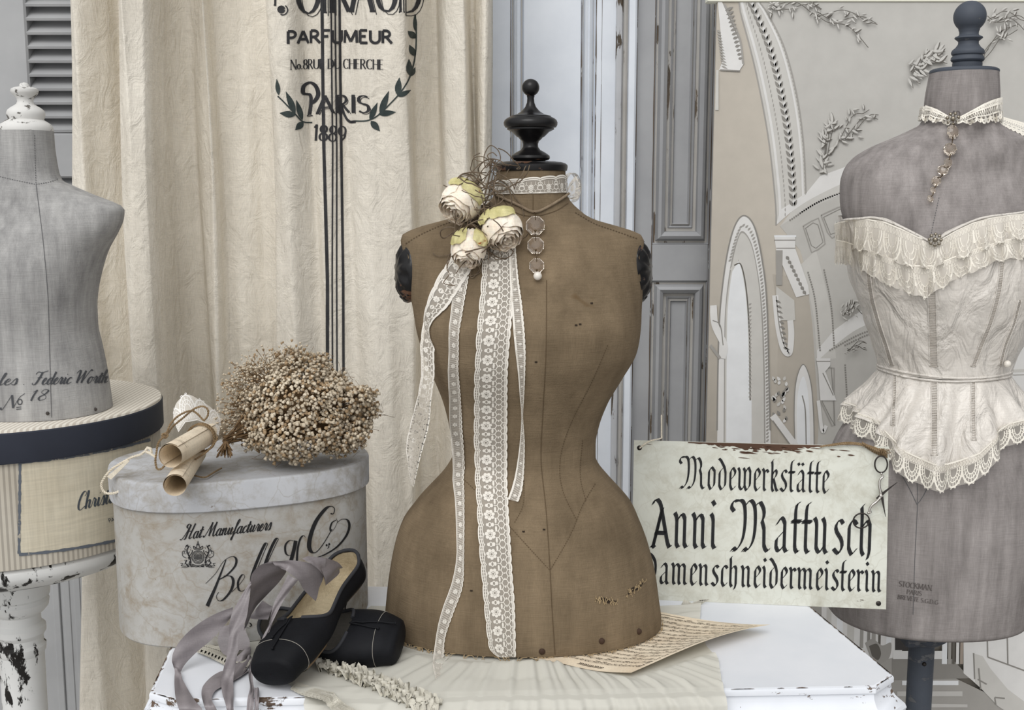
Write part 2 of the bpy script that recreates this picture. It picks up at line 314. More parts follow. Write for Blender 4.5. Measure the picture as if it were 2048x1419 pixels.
RO = {
 'A': (.82, [[(.04, 0), (.38, 1)], [(.38, 1), (.74, 0)], [(.17, .34), (.61, .34)]]), 'B': (.7, [[(.1, 0), (.1, 1)], [(.1, 1), (.3, 1)]+_arc(.3, .76, .22, .24, 90, -90)+[(.1, .52)], _arc(.3, .26, .28, .26, 90, -90)+[(.1, 0)]]),
 'C': (.78, [_arc(.46, .5, .38, .5, 50, 310, 16)]), 'D': (.82, [[(.1, 0), (.1, 1)], [(.1, 1), (.3, 1)]+_arc(.3, .5, .42, .5, 90, -90, 14)+[(.1, 0)]]),
 'E': (.64, [[(.1, 0), (.1, 1)], [(.1, 1), (.55, 1)], [(.1, .52), (.46, .52)], [(.1, 0), (.57, 0)]]), 'F': (.6, [[(.1, 0), (.1, 1)], [(.1, 1), (.54, 1)], [(.1, .52), (.44, .52)]]),
 'G': (.84, [_arc(.46, .5, .38, .5, 50, 330, 16)+[(.78, .42), (.5, .42)]]), 'H': (.82, [[(.1, 0), (.1, 1)], [(.7, 0), (.7, 1)], [(.1, .52), (.7, .52)]]), 'I': (.3, [[(.14, 0), (.14, 1)]]),
 'K': (.76, [[(.1, 0), (.1, 1)], [(.66, 1), (.12, .42)], [(.28, .58), (.7, 0)]]), 'M': (1, [[(.1, 0), (.14, 1)], [(.14, 1), (.5, .1)], [(.5, .1), (.86, 1)], [(.86, 1), (.9, 0)]]),
 'N': (.84, [[(.1, 0), (.1, 1)], [(.1, 1), (.72, 0)], [(.72, 0), (.72, 1)]]), 'O': (.86, [_arc(.43, .5, .37, .5, 90, 450, 20)]), 'o': (.5, [_arc(.24, .26, .2, .26, 90, 450, 16)]),
 'P': (.66, [[(.1, 0), (.1, 1)], [(.1, 1), (.3, 1)]+_arc(.3, .74, .26, .26, 90, -90)+[(.1, .48)]]), 'R': (.74, [[(.1, 0), (.1, 1)], [(.1, 1), (.3, 1)]+_arc(.3, .75, .25, .25, 90, -90)+[(.1, .5)], [(.32, .5), (.68, 0)]]),
 'S': (.62, [_arc(.31, .76, .23, .24, 40, 270, 12)+_arc(.31, .26, .25, .26, 90, -140, 12)]), 'T': (.68, [[(.33, 0), (.33, 1)], [(.02, 1), (.64, 1)]]),
 'U': (.8, [[(.1, 1), (.1, .36)]+_arc(.4, .32, .3, .32, 180, 360, 12)+[(.7, .36), (.7, 1)]]), 'V': (.8, [[(.04, 1), (.38, 0)], [(.38, 0), (.72, 1)]]), 'X': (.76, [[(.06, 1), (.68, 0)], [(.66, 1), (.06, 0)]]),
 '0': (.62, [_arc(.3, .5, .24, .5, 90, 450, 18)]), '1': (.4, [[(.08, .8), (.22, 1)], [(.22, 1), (.22, 0)]]), '4': (.66, [[(.46, 0), (.46, 1)], [(.46, 1), (.04, .32)], [(.04, .32), (.62, .32)]]),
 '8': (.62, [_arc(.3, .75, .2, .25, -90, 270, 16), _arc(.3, .25, .25, .26, 90, 450, 16)]), '9': (.62, [_arc(.3, .7, .24, .3, 0, 360, 16), [(.54, .72), (.5, .3), (.22, 0)]]),
 '.': (.28, [[(.1, .0), (.1, .09)]]), '-': (.45, [[(.06, .42), (.36, .42)]]), ' ': (.34, []),
}
def text(mb, s, font, p0, p1, h, fmap, style, pen, m=0, slant=0.0, step=None, arc=0.0, serif=.16, thin=.25):
    """letters of height h (px) between two baseline points in photo pixels"""
    adv = sum(font[c][0] for c in s); d = np.array(p1, float)-np.array(p0, float); L = np.linalg.norm(d); sx = L/adv; dx = d/L; up = np.array((dx[1], -dx[0])); x = 0
    step = step or max(h*.12, 1.2)
    for c in s:
        a, st = font[c]
        strokes = [q for q in st if q != 's']; smooth = {i for i, q in enumerate(st) if q == 's'}; idx = [i for i, q in enumerate(st) if q != 's']
        for si, q in zip(idx, strokes):
            pts = []
            for gx, gy in q:
                X = (x+gx)*sx+gy*h*slant; Yb = arc*(1-(2*(x+gx)/adv-1)**2)
                pts.append(tuple(np.array(p0)+dx*X+up*(gy*h-Yb)))
            sm = font is SC or (si+1) in smooth
            if sm and len(pts) > 2: pts = [tuple(v) for v in cr(pts, 6)]
            if style == 'nib':
                R = resamp(pts, step) if not sm else np.array(pts)
                t = math.radians(-40); nv = (math.cos(t)*pen/2, math.sin(t)*pen/2)
                strip(mb, R, 0, fmap, m, nib=nv); strip(mb, R, pen*.09, fmap, m)
            elif style == 'script':
                R = resamp(pts, step)
                strip(mb, R, lambda ux, uy, t: pen*(thin+(1-thin)*max(0, uy)**1.5)*.5, fmap, m)
            else:
                R = resamp(pts, step)
                if style == 'sans': strip(mb, R, pen/2, fmap, m)
                else:
                    thinN = c in 'NMU' and len(q) == 2 and q[0][0] == q[1][0] and c == 'N'
                    strip(mb, R, lambda ux, uy, t: pen*(.28+.72*abs(uy)**1.5)*.5*(.5 if thinN else 1), fmap, m)
                    if len(q) == 2 and abs(q[0][1]-q[1][1]) > .5:
                        for (gx, gy) in q:
                            if gy in (0, 1):
                                cpt = np.array(p0)+dx*((x+gx)*sx)+up*(gy*h-arc*(1-(2*(x+gx)/adv-1)**2))
                                strip(mb, [tuple(cpt-dx*serif*h), tuple(cpt+dx*serif*h)], pen*.18, fmap, m)
        x += a
INK = plain('black_ink', (28, 28, 30), .7)
# ---------------------------------------------------------------- the place: floor, wall, doors, frame
DY, BY, CY = 2.50, 2.40, 2.30        # distances of the doors, the backdrop and the curtain
def X(px, Y, py=600): return P(px, py, Y).x
M_FLOOR = plain('pale_floor_paint', (150, 147, 142), .7, var=.12, sc=9)
M_WALL = plain('grey_plaster', (150, 150, 150), .85, var=.1, sc=14)
M_DOOR = chippy('white_door_paint', (226, 231, 238), (208, 214, 223), (120, 104, 88), th=.80, sc=(60, 60, 5))
M_DOOR_SHADE = chippy('shaded_door_paint', (166, 167, 169), (148, 149, 152), (104, 92, 80), th=.80, sc=(60, 60, 5))  # same paint as the white door, its shade put into the colour
M_GROOVE = chippy('groove_wear', (184, 182, 178), (160, 156, 150), (104, 90, 74), th=.60, sc=(50, 50, 8))
M_POST = chippy('worn_frame_paint', (196, 198, 202), (176, 178, 182), (96, 84, 70), th=.60, sc=(45, 45, 9))
M_SHUT = chippy('grey_shutter_paint', (176, 177, 178), (160, 161, 163), (96, 80, 66), th=.74, sc=(60, 60, 8))
MB().box((-3.2, -1.2, -.1), (3.2, 2.9, 0)).build('floor', M_FLOOR, kind='structure')
MB().box((-3.2, 2.72, 0), (3.2, 2.9, 2.9)).build('wall_back', M_WALL, kind='structure')
def panel(mb, x0, x1, z0, z1, prof, m=0, grooves=()):
    """rectangular moulding: prof = (inset, y) rings from the outside to the field"""
    for k in range(len(prof)-1):
        (i, y), (j, w) = prof[k], prof[k+1]
        a = [(x0+i, y, z0+i), (x1-i, y, z0+i), (x1-i, y, z1-i), (x0+i, y, z1-i)]
        b = [(x0+j, w, z0+j), (x1-j, w, z0+j), (x1-j, w, z1-j), (x0+j, w, z1-j)]
        mb.add(a+b, [(q, (q+1) % 4, 4+(q+1) % 4, 4+q) for q in range(4)], 1 if k in grooves else m)
    i, y = prof[-1]
    mb.add([(x0+i, y, z0+i), (x1-i, y, z0+i), (x1-i, y, z1-i), (x0+i, y, z1-i)], [(0, 1, 2, 3)], m)
M_CRACK = chippy('dark_joint', (96, 84, 72), (70, 60, 52), (196, 196, 196), th=.60, sc=(50, 50, 14))
def door(name, xs, zs, mat, PR, grooves, back=.045, cracks=()):
    """xs: edges of the stiles and panels, zs: edges of rails and panels; stile faces stand at y=DY"""
    mb = MB(); D = DY
    x0, x1 = xs[0], xs[-1]
    for k in range(0, len(xs)-1, 2): mb.box((xs[k], D, zs[0]), (xs[k+1], D+back, zs[-1]), 0, .0015)
    for k in range(1, len(xs)-1, 2):
        for j in range(0, len(zs)-1, 2): mb.box((xs[k], D, zs[j]), (xs[k+1], D+back, zs[j+1]), 0, .0015)
        for j in range(1, len(zs)-1, 2): panel(mb, xs[k], xs[k+1], zs[j], zs[j+1], [(i, D+y) for i, y in PR], 0, grooves)
    for px_, w_ in cracks: # open joints and worn arrises along the mouldings
        xx = X(px_, DY); zs_c = np.linspace(zs[0], zs[-1], 160); hw = [w_*(.35+.65*abs(math.sin(z*7+px_)*math.sin(z*19+px_*2)))*.0005 for z in zs_c]
        mb.grid([[(xx-h, DY-.0008, z) for z, h in zip(zs_c, hw)], [(xx+h, DY-.0008, z) for z, h in zip(zs_c, hw)]], 2)
    o = mb.build(name, [mat, M_GROOVE, M_CRACK], sharp=30, kind='structure'); return o
PRB = [(0, 0), (.002, .006), (.005, .006), (.008, -.004), (.013, -.010), (.019, -.004), (.021, .008), (.026, .008), (.028, .004), (.036, .012), (.040, .012), (.042, .016)]
x = lambda p: X(p, DY)
door('door_1', [x(820), x(1022), x(1046), x(1158), x(1186), x(1236)], [.02, .2, .75, .93, 2.35, 2.45], M_DOOR, PRB, (1, 6, 9), cracks=((983, 3), (1021.5, 3), (1159, 2.5), (1187, 3), (1198, 1.5), (1233, 4)))
# the door's tall board between the two mouldings
zt = P(1200, 488, DY).z; zm = P(1200, 562, DY).z
PRG = [(0, 0), (.003, .007), (.007, .007), (.012, -.006), (.018, -.010), (.026, -.002), (.028, .010), (.034, .010), (.036, .006), (.040, .012), (.043, .006), (.046, .014)]
door('door_2', [x(1264), x(1302), x(1414), x(1500)], [.02, .2, zm, zt, 2.35, 2.45], M_DOOR_SHADE, PRG, (1, 6, 9), cracks=((1301, 3), (1267, 2), (1415, 2.5)))
mb = MB()   # worn post between the doors
mb.box((x(1225), DY-.006, 0), (x(1239), DY+.05, 2.5), 1, .003).box((x(1238.5), DY-.03, 0), (x(1246), DY+.05, 2.5), 2, .004).box((x(1245.5), DY-.022, 0), (x(1264), DY+.05, 2.5), 0, .004)
mb.build('trim_1', [M_DOOR, M_POST, M_GROOVE], kind='structure')
# louvred shutter at far left
sx0, sx1 = X(-60, DY), X(172, DY)
t = thing('shutter', (X(60, DY), DY, 0), 'grey painted louvred shutter at far left behind the cream curtain', 'shutter')
mb = MB(); z_r1 = P(60, 266, DY).z; z_r2 = P(60, 356, DY).z; lx0 = X(58, DY, 150)
mb.box((sx0, DY, .02), (lx0, DY+.05, 2.4), 0, .004).box((X(230, DY), DY, .02), (X(300, DY), DY+.05, 2.4), 0, .004)
mb.box((lx0, DY, z_r2), (X(230, DY), DY+.05, z_r1), 0, .004).box((lx0, DY, 2.2), (X(230, DY), DY+.05, 2.4), 0, .004).box((lx0, DY, .02), (X(230, DY), DY+.05, .95), 0, .004)
zz = .03
for k in range(7): mb.box((X(70+22*k, DY), DY-.002, .03), (X(84+22*k, DY), DY+.01, .94), 0, .0015)
mb.build('frame', [M_SHUT], t)
mb = MB(); x0, x1 = lx0-.004, X(231, DY)
def slats(za, zb):
    n = int(round((zb-za)/.0285)); dz = (zb-za)/n
    for k in range(n):
        z = za+k*dz
        g = [[(x0, DY+.008, z+dz*.22), (x1, DY+.008, z+dz*.22)], [(x0, DY+.004, z+.002), (x1, DY+.004, z+.002)], [(x0, DY+.002, z+.007), (x1, DY+.002, z+.007)], [(x0, DY+.042, z+dz*1.25), (x1, DY+.042, z+dz*1.25)], [(x0, DY+.046, z+dz*1.15), (x1, DY+.046, z+dz*1.15)]]
        mb.grid(g, 0, cu=True)
slats(z_r1, 2.2); mb.build('slat_panel', [M_SHUT], t, sharp=25); mb = MB(); slats(.95, z_r2); mb.build('slat_panel', [M_SHUT], t, sharp=25)

# ---------------------------------------------------------------- curtain
M_LINEN = fabric('cream_linen', (210, 203, 190), (235, 229, 217), 5, (30, 30, 3), 1100, .4, .95, wr=.7)
CP = [(155, .0), (166, -.028), (192, -.034), (232, -.010), (262, .004), (284, -.03), (312, -.046), (344, -.046), (352, .004), (390, .018), (425, -.008), (438, -.018), (447, .012), (500, .016), (553, .004), (561, -.024), (600, -.030), (640, -.012), (668, -.018), (705, -.012), (760, -.036), (826, -.026), (836, .014), (872, .022), (900, -.012), (930, -.022), (952, .002), (974, -.022), (984, -.004)]
cf = pchip([a for a, b in CP], [b for a, b in CP])
def curtain_pt(px, z):
    w = math.sin(px*.031+z*2.1)*.006+math.sin(px*.083-z*3.7)*.003
    y = CY+cf(px)*2.3*(1+.25*math.sin(z*1.3+px*.02))+w
    k = max(0, 1-(px-155)/160)*.035+.004*math.sin(z*4+px*.05)
    return Vector((X(px, CY, 520)+(z-1.25)*k*1.0+.004*math.sin(z*6+px*.1), y, z))
pxs = list(np.linspace(155, 984, 260)); zs_ = np.linspace(.02, 2.1, 150)
curt = MB().grid([[curtain_pt(p, z) for p in pxs] for z in zs_])
t = thing('curtain', curtain_pt(560, .02), 'long cream linen curtain printed with black perfumer lettering and thin stripes', 'curtain')
o = curt.build('cloth', M_LINEN, t, sharp=180)
sm = o.modifiers.new('thick', 'SOLIDIFY'); sm.thickness = .0012; sm.offset = -1
CB = curt.bvh(); fm = lambda u, v: cast(CB, u, v, .0012)
M_PRINT = fabric('faded_black_print', (48, 48, 50), (66, 66, 68), 30, (60, 60, 60), 700, .3)
M_LEAF = fabric('dark_green_print', (50, 58, 58), (70, 78, 76), 30, (60, 60, 60), 700, .3)
for (a, b, w) in ((642, 653, 6.0), (659, 662, 3.0), (667, 671, 3.0), (676, 684, 5.2)):
    mb = MB(); strip(mb, resamp([(a+2, -40), (a+4, 160), (a+6, 300), (b+2, 560), (b+3, 800), (b, 1180)], 6), w/2, fm); mb.build('stripe', M_PRINT, t)
def lettering(name, parent, mat, s, font, p0, p1, h, fmap, style, pen, **k):
    mb = MB(); text(mb, s, font, p0, p1, h, fmap, style, pen, **k); return mb.build(name, mat, parent, sharp=None)
big = lettering('lettering', t, M_PRINT, 'GIRAUD', RO, (590, 30), (846, 27), 92, fm, 'serif', 9.5, arc=-6, serif=.06)
mb = MB(); text(mb, 'GIRAUD', RO, (598, 37), (854, 34), 92, fm, 'sans', 1.6, arc=-6)
strip(mb, _arc(563, 19, 4, 4, 0, 360, 12), 4, fm); strip(mb, _arc(566, 20, 9, 10, -60, 120, 10), 1.2, fm); strip(mb, [(548, 10), (553, 11)], 1.2, fm); strip(mb, [(551, -20), (551, 10)], 2, fm)
mb.build('letter_outline', M_PRINT, t, sharp=None)
lettering('lettering', t, M_PRINT, 'PARFUMEUR', RO, (573, 88), (786, 87), 25, fm, 'sans', 5.4, arc=-2)
lettering('lettering', t, M_PRINT, 'No.8RUE DU CHERCHE', RO, (580, 139), (768, 139), 19, fm, 'serif', 3.0, arc=-2, serif=.09)
lettering('lettering', t, M_PRINT, 'ARIS', RO, (634, 227), (741, 226), 34, fm, 'serif', 7, arc=-2, serif=.1)
mb = MB()
strip(mb, cr([(619, 229), (622, 205), (620, 190), (606, 186), (607, 172), (620, 165), (632, 172), (637, 188), (630, 202), (621, 207)], 8), lambda a, b, t: 2.0+2.2*abs(b), fm)
text(mb, 'ARIS', RO, (638, 230), (745, 229), 34, fm, 'sans', 1.3, arc=-2)
strip(mb, cr([(680, 208), (690, 232), (700, 243), (712, 243)], 8), 2.6, fm); strip(mb, cr([(618, 228), (614, 232), (626, 231)], 5), 1, fm)
mb.build('lettering', M_PRINT, t, sharp=None)
lettering('lettering', t, M_PRINT, '1889', RO, (626, 280), (692, 284), 31, fm, 'serif', 4.6, serif=.08)
mb = MB()
def leaf(mb, a, b, w, fmap, m=0):
    a = np.array(a, float); b = np.array(b, float); d = b-a; n = np.array((-d[1], d[0]))
    pts = [tuple(a+d*s) for s in np.linspace(0, 1, 9)]
    strip(mb, pts, lambda x, y, t: w*.5*max(.05, math.sin(PI*min(1, t)**.8)), fmap, m)
for st in ([(706, 242), (735, 241), (757, 230), (778, 210), (800, 186), (817, 158), (826, 130), (831, 100), (832, 60), (830, 30)], [(625, 245), (605, 243), (590, 228), (570, 206), (556, 192)]): strip(mb, cr(st, 8), 1.3, fm)
for a, b, w in (((760, 228), (778, 182), 13), ((740, 240), (755, 205), 11), ((757, 228), (792, 224), 12), ((742, 242), (760, 262), 13), ((795, 190), (799, 155), 13), ((797, 193), (821, 180), 10), ((818, 150), (817, 118), 12), ((822, 152), (830, 134), 8), ((829, 112), (818, 90), 12), ((831, 76), (815, 62), 13), ((830, 62), (829, 28), 8),
    ((590, 226), (572, 183), 12), ((604, 240), (592, 200), 11), ((590, 230), (560, 226), 13), ((606, 244), (590, 260), 13), ((558, 190), (554, 158), 9)): leaf(mb, a, b, w, fm)
mb.build('leaf_wreath', M_LEAF, t, sharp=None)
tag(t, None)
for o in t.children:
    if o.name.startswith('lettering') or o.name.startswith('letter_outline'): o['label'] = 'black printed lettering'
    if o.name.startswith('stripe'): o['label'] = 'thin black woven stripe'
    if o.name.startswith('leaf_wreath'): o['label'] = 'dark green printed leaf wreath'

# ---------------------------------------------------------------- printed backdrop at right
t = thing('backdrop', P(1740, 1419, BY), 'printed backdrop of a white stucco vaulted hall behind the corseted form', 'backdrop')
zb = .02; bx0 = X(1420, BY); bx1 = X(2300, BY); ztop = P(1430, 4, BY).z
cols = dict(wall=(181, 174, 163), wall2=(170, 162, 154), field=(190, 188, 183), rib=(201, 199, 194), light=(221, 220, 218), white=(229, 231, 233), shade=(160, 157, 152), dark=(98, 94, 88), door=(58, 55, 54), floor=(164, 161, 156), step=(196, 194, 190), line=(140, 137, 132), warm=(160, 148, 136))
PK = list(cols); PM = [plain('print_'+k, cols[k], .7, var=.04, sc=25) for k in PK]
pm = {k: i for i, k in enumerate(PK)}
mb = MB(); mb.box((bx0, BY, zb), (bx1, BY+.012, ztop), pm['wall']); lay = [0]
def bd(u, v):
    q = P(u, v, BY); q.x = min(max(q.x, bx0+.0005), bx1); q.z = min(max(q.z, zb), ztop-.0005); q.y = BY-.0002-.00004*lay[0]; return q
def bp(pts, c): lay[0] += 1; poly(mb, pts, bd, pm[c])
def bl(pts, w, c, sm=True, new=True):
    if new: lay[0] += 1
    strip(mb, cr(pts, 8) if sm and len(pts) > 2 else resamp(pts, 20), w/2, bd, pm[c])
def sm(pts, n=8): return [tuple(q) for q in cr(pts, n)]
arch1 = [(1478, 4), (1481, 25), (1500, 95), (1519, 178), (1538, 285), (1551, 406), (1552, 450)]
arch2 = [(1520, 4), (1538, 30), (1570, 95), (1595, 190), (1608, 285), (1613, 385)]
bp(sm(arch2)+[(1640, 352), (1700, 330), (2300, 180), (2300, 2), (1520, 2)], 'field')
bp(sm(arch1)+sm(arch2)[::-1], 'rib')
# the second arch with its soffit
bp([(1560, 452), (1613, 385), (1700, 330), (2300, 180), (2300, 320), (1700, 400)], 'rib'); s2 = [(1552, 450), (1590, 418), (1640, 388), (1720, 352), (1800, 330)]
bp(sm(s2)+[(1800, 300), (1700, 330), (1640, 352), (1613, 385), (1560, 420)], 'light')
bp([(1560, 452), (1600, 425), (1720, 372), (2300, 300), (2300, 900), (1620, 900), (1618, 560), (1600, 500)], 'field')
bp(sm([(1600, 530), (1616, 580), (1628, 640), (1634, 720)])+sm([(1672, 716), (1664, 640), (1650, 570), (1632, 500)]), 'rib')
bp(sm([(1634, 722), (1670, 690), (1720, 655), (1790, 630)])+[(1790, 602), (1720, 622), (1668, 660), (1634, 700)], 'light')
bp(sm([(1545, 548), (1606, 560), (1618, 600), (1628, 700), (1632, 900), (1560, 900), (1556, 640)]), 'wall')
for off, c, w in ((0, 'shade', 3), (7, 'light', 5), (46, 'light', 4), (51, 'shade', 3)):
    a = np.array(sm(arch1)); b = np.array(sm(arch2)); n = min(len(a), len(b)); k = off/52; q = [tuple(a[int(i*(len(a)-1)/(n-1))]*(1-k)+b[int(i*(len(b)-1)/(n-1))]*k) for i in range(n)]; bl(q, w, c, False)
lay[0] += 1; a = resamp(sm(arch1), 1); b = resamp(sm(arch2), 1)
def between(k, s): return a[int(s*(len(a)-1))]*(1-k)+b[int(s*(len(b)-1))]*k
for k, n, r, c in ((.25, 46, 3.0, 'light'), (.92, 50, 2.6, 'light')):
    for i in range(n):
        q = between(k, (i+.5)/n); poly(mb, [(q[0]+r+1*math.cos(z), q[1]+r*1.3*math.sin(z)) for z in np.linspace(0, 2*PI, 7)[:-1]], bd, pm['shade']); 
lay[0] += 1
for i in range(30):
    q = between(.58, (i+.5)/30)
    for dx in (-6, 4):
        leaf(mb, (q[0]+dx*.2, q[1]+7), (q[0]+dx*1.6, q[1]-6), 6, bd, pm['line'])
    leaf(mb, (q[0], q[1]+6), (q[0]+1, q[1]-7), 6, bd, pm['light'])
# bead rows along the second arches
lay[0] += 1
for pts, n, c in (([(1580, 440), (1640, 402), (1720, 372)], 26, 'line'), ([(1600, 425), (1650, 398), (1720, 376)], 22, 'light'), ([(1616, 545), (1630, 600), (1640, 700)], 30, 'line'), ([(1648, 540), (1662, 610), (1668, 690)], 26, 'line'), ([(1690, 690), (1740, 668), (1800, 660)], 20, 'line'), ([(1690, 730), (1694, 800), (1696, 880)], 26, 'line'), ([(1660, 700), (1720, 668), (1790, 645)], 30, 'line')):
    for q in resamp(cr(pts, 8), 5): poly(mb, [(q[0]-1.6, q[1]-1.8), (q[0]+1.6, q[1]-1.8), (q[0]+1.6, q[1]+1.8), (q[0]-1.6, q[1]+1.8)], bd, pm[c])
# coffer panels on the soffits
for ax, ay, bx, by, cx, cy, dx, dy in ((1606, 452, 1636, 434, 1652, 486, 1624, 508), (1642, 430, 1690, 408, 1706, 452, 1660, 478), (1640, 800, 1640, 740, 1668, 730, 1668, 860)):
    bl([(ax, ay), (bx, by), (cx, cy), (dx, dy), (ax, ay)], 2.5, 'shade', False); bl([(ax+5, ay+4), (bx-3, by+6), (cx-6, cy-2), (dx+2, dy-7), (ax+5, ay+4)], 1.5, 'line', False)
# arched window
bp([(1434, 900)]+sm([(1436, 720), (1440, 620), (1452, 520), (1468, 455), (1487, 431), (1508, 452), (1524, 520), (1534, 620), (1540, 760)])+[(1541, 900)], 'light')
bp([(1447, 900)]+sm([(1448, 720), (1450, 620), (1460, 535), (1474, 478), (1486, 462), (1504, 490), (1518, 560), (1526, 640), (1530, 760)])+[(1531, 900)], 'shade')
bp([(1449, 900)]+sm([(1450, 720), (1452, 620), (1462, 540), (1475, 482), (1486, 466), (1503, 493), (1516, 560), (1523, 640), (1527, 760)])+[(1528, 900)], 'rib')
bp([(1452, 900)]+sm([(1453, 720), (1455, 620), (1463, 550), (1472, 520), (1484, 540), (1494, 600), (1500, 700)])+[(1503, 800), (1503, 900)], 'white')
bl([(1462, 540), (1478, 520), (1490, 560), (1498, 640), (1502, 800)], 6, 'rib'); bl([(1468, 530), (1482, 530), (1493, 585), (1499, 680), (1500, 800)], 2.5, 'dark')
bl([(1434, 860), (1436, 720), (1440, 620), (1452, 520), (1468, 455), (1487, 431), (1508, 452), (1524, 520), (1534, 620), (1540, 860)], 3, 'line')
lay[0] += 1
for q in resamp(cr([(1460, 520), (1474, 470), (1487, 450), (1505, 470), (1520, 535), (1529, 630), (1534, 760), (1535, 880)], 8), 7): leaf(mb, (q[0]-3, q[1]+3), (q[0]+3, q[1]-3), 4, bd, pm['shade'])
for y in range(610, 800, 8): leaf(mb, (1497, y), (1503, y-4), 4, bd, pm['shade'])
# cornice pieces, capitals, swags
bp([(1434, 4), (1444, 4), (1482, 90), (1487, 128), (1478, 142), (1438, 140), (1446, 120)], 'light'); bl([(1448, 8), (1478, 75), (1486, 128)], 4, 'shade'); bl([(1440, 140), (1480, 142)], 3, 'line', False)
lay[0] += 1
for k in range(13): leaf(mb, (1450+k*2.2, 22+k*8), (1466+k*1.6, 14+k*8.5), 6, bd, pm['line']); leaf(mb, (1433+k*.8, 60+k*6), (1442+k*1.1, 66+k*6), 4, bd, pm['shade'])
bp([(1427, 140), (1437, 140), (1437, 220), (1427, 220)], 'rib')
bp([(1548, 470), (1590, 470), (1590, 496), (1616, 570), (1618, 588), (1592, 594), (1552, 500)], 'light'); bl([(1548, 472), (1592, 472)], 4, 'white', False); bl([(1548, 480), (1590, 480)], 2, 'line', False); bl([(1552, 496), (1590, 496)], 2, 'line', False)
bp([(1551, 500), (1565, 500), (1564, 570), (1552, 570)], 'shade'); bp([(1552, 572), (1588, 600), (1590, 640), (1560, 640), (1552, 620)], 'rib')
lay[0] += 1
for k in range(9): leaf(mb, (1572+k*4.2, 512+k*8.6), (1578+k*4.2, 520+k*8.6), 7, bd, pm['line'])
bl([(1550, 590), (1556, 650), (1566, 695), (1578, 705), (1582, 670), (1580, 640)], 12, 'light'); bl([(1552, 592), (1558, 650), (1568, 690), (1578, 699)], 2, 'line')
for k in range(10): leaf(mb, (1551+k*1.7, 600+k*10.5), (1562+k*1.6, 606+k*10.2), 5, bd, pm['line'])
bl([(1426, 610), (1430, 650), (1448, 690), (1444, 716)], 14, 'light'); bl([(1420, 690), (1440, 716)], 6, 'shade', False); bl([(1425, 640), (1440, 650), (1446, 690)], 2, 'line')
bp(sm([(1590, 900), (1588, 820), (1592, 760), (1606, 728), (1620, 760), (1626, 820), (1628, 900)]), 'light'); bp(sm([(1594, 900), (1593, 820), (1597, 775), (1606, 752), (1614, 775), (1618, 820), (1620, 900)]), 'white'); bl([(1604, 790), (1610, 820), (1612, 890)], 2.5, 'line'); bl([(1590, 900), (1588, 820), (1592, 760), (1606, 728), (1620, 760), (1626, 820), (1628, 900)], 1.8, 'line')
for k in range(26):
    q = (1562+rnd.uniform(-15, 15), 800+rnd.uniform(-45, 45)); leaf(mb, q, (q[0]+rnd.uniform(-8, 8), q[1]-9), 6, bd, pm[('light', 'line', 'rib')[k % 3]])
bl([(1545, 830), (1590, 890)], 14, 'light', False); bl([(1545, 840), (1585, 895)], 2, 'line', False)
bp([(1632, 716), (1660, 716), (1660, 730), (1650, 742), (1672, 800), (1640, 800), (1636, 740)], 'light'); bl([(1632, 722), (1660, 722)], 2, 'line', False); bl([(1645, 745), (1666, 790)], 2, 'line', False); bl([(1636, 800), (1644, 860), (1652, 850)], 7, 'light')
# leaf sprays of stucco in the vault
lay[0] += 1
def spray(cx, cy, w, h, n, seed, ang=-40):
    r = random.Random(seed); th = math.radians(ang)
    for q in range(3):
        o = r.uniform(-.25, .25); pts = [(cx+w*s*math.cos(th+o)-w*.5*math.cos(th), cy+w*s*math.sin(th+o)-w*.5*math.sin(th)+h*.25*math.sin(s*6+q)) for s in np.linspace(0, 1, 6)]
        bl(pts, 1.5, 'dark', True, False)
        for k in range(n):
            s = r.random(); b = pts[min(5, int(s*5))]; a2 = th+r.choice((-1, 1))*r.uniform(.3, 1.3)+r.uniform(-.2, .2); l = h*r.uniform(.18, .4)
            a = (b[0]+r.uniform(-9, 9), b[1]+r.uniform(-h*.2, h*.2)); e = (a[0]+l*math.cos(a2), a[1]+l*math.sin(a2))
            leaf(mb, (a[0]+1.5, a[1]+2), (e[0]+1.5, e[1]+2), l*.28, bd, pm['line' if k % 2 else 'dark']); lay[0] += .4; leaf(mb, a, e, l*.24, bd, pm['rib']); lay[0] += .4
spray(1660, 285, 80, 60, 16, 1, -70); spray(1710, 245, 90, 45, 9, 2, -40); spray(1590, 20, 100, 40, 12, 3, 18); spray(1690, 45, 120, 40, 12, 4, 20)
spray(1850, 125, 60, 60, 18, 5, -20); spray(1990, 95, 120, 40, 6, 7, -35); spray(2010, 40, 80, 40, 8, 11, 10); spray(1692, 440, 40, 34, 9, 8, -20); spray(1706, 615, 44, 34, 9, 9, -10); spray(1710, 690, 40, 20, 6, 10, -15); spray(2046, 300, 60, 40, 6, 12, -15)
# right edge: pillar and arch of the hall
bp([(2006, 640), (2300, 640), (2300, 900), (2012, 900)], 'light'); bl([(2010, 740), (2300, 730)], 6, 'rib', False); bl([(2010, 748), (2300, 740)], 2, 'shade', False)
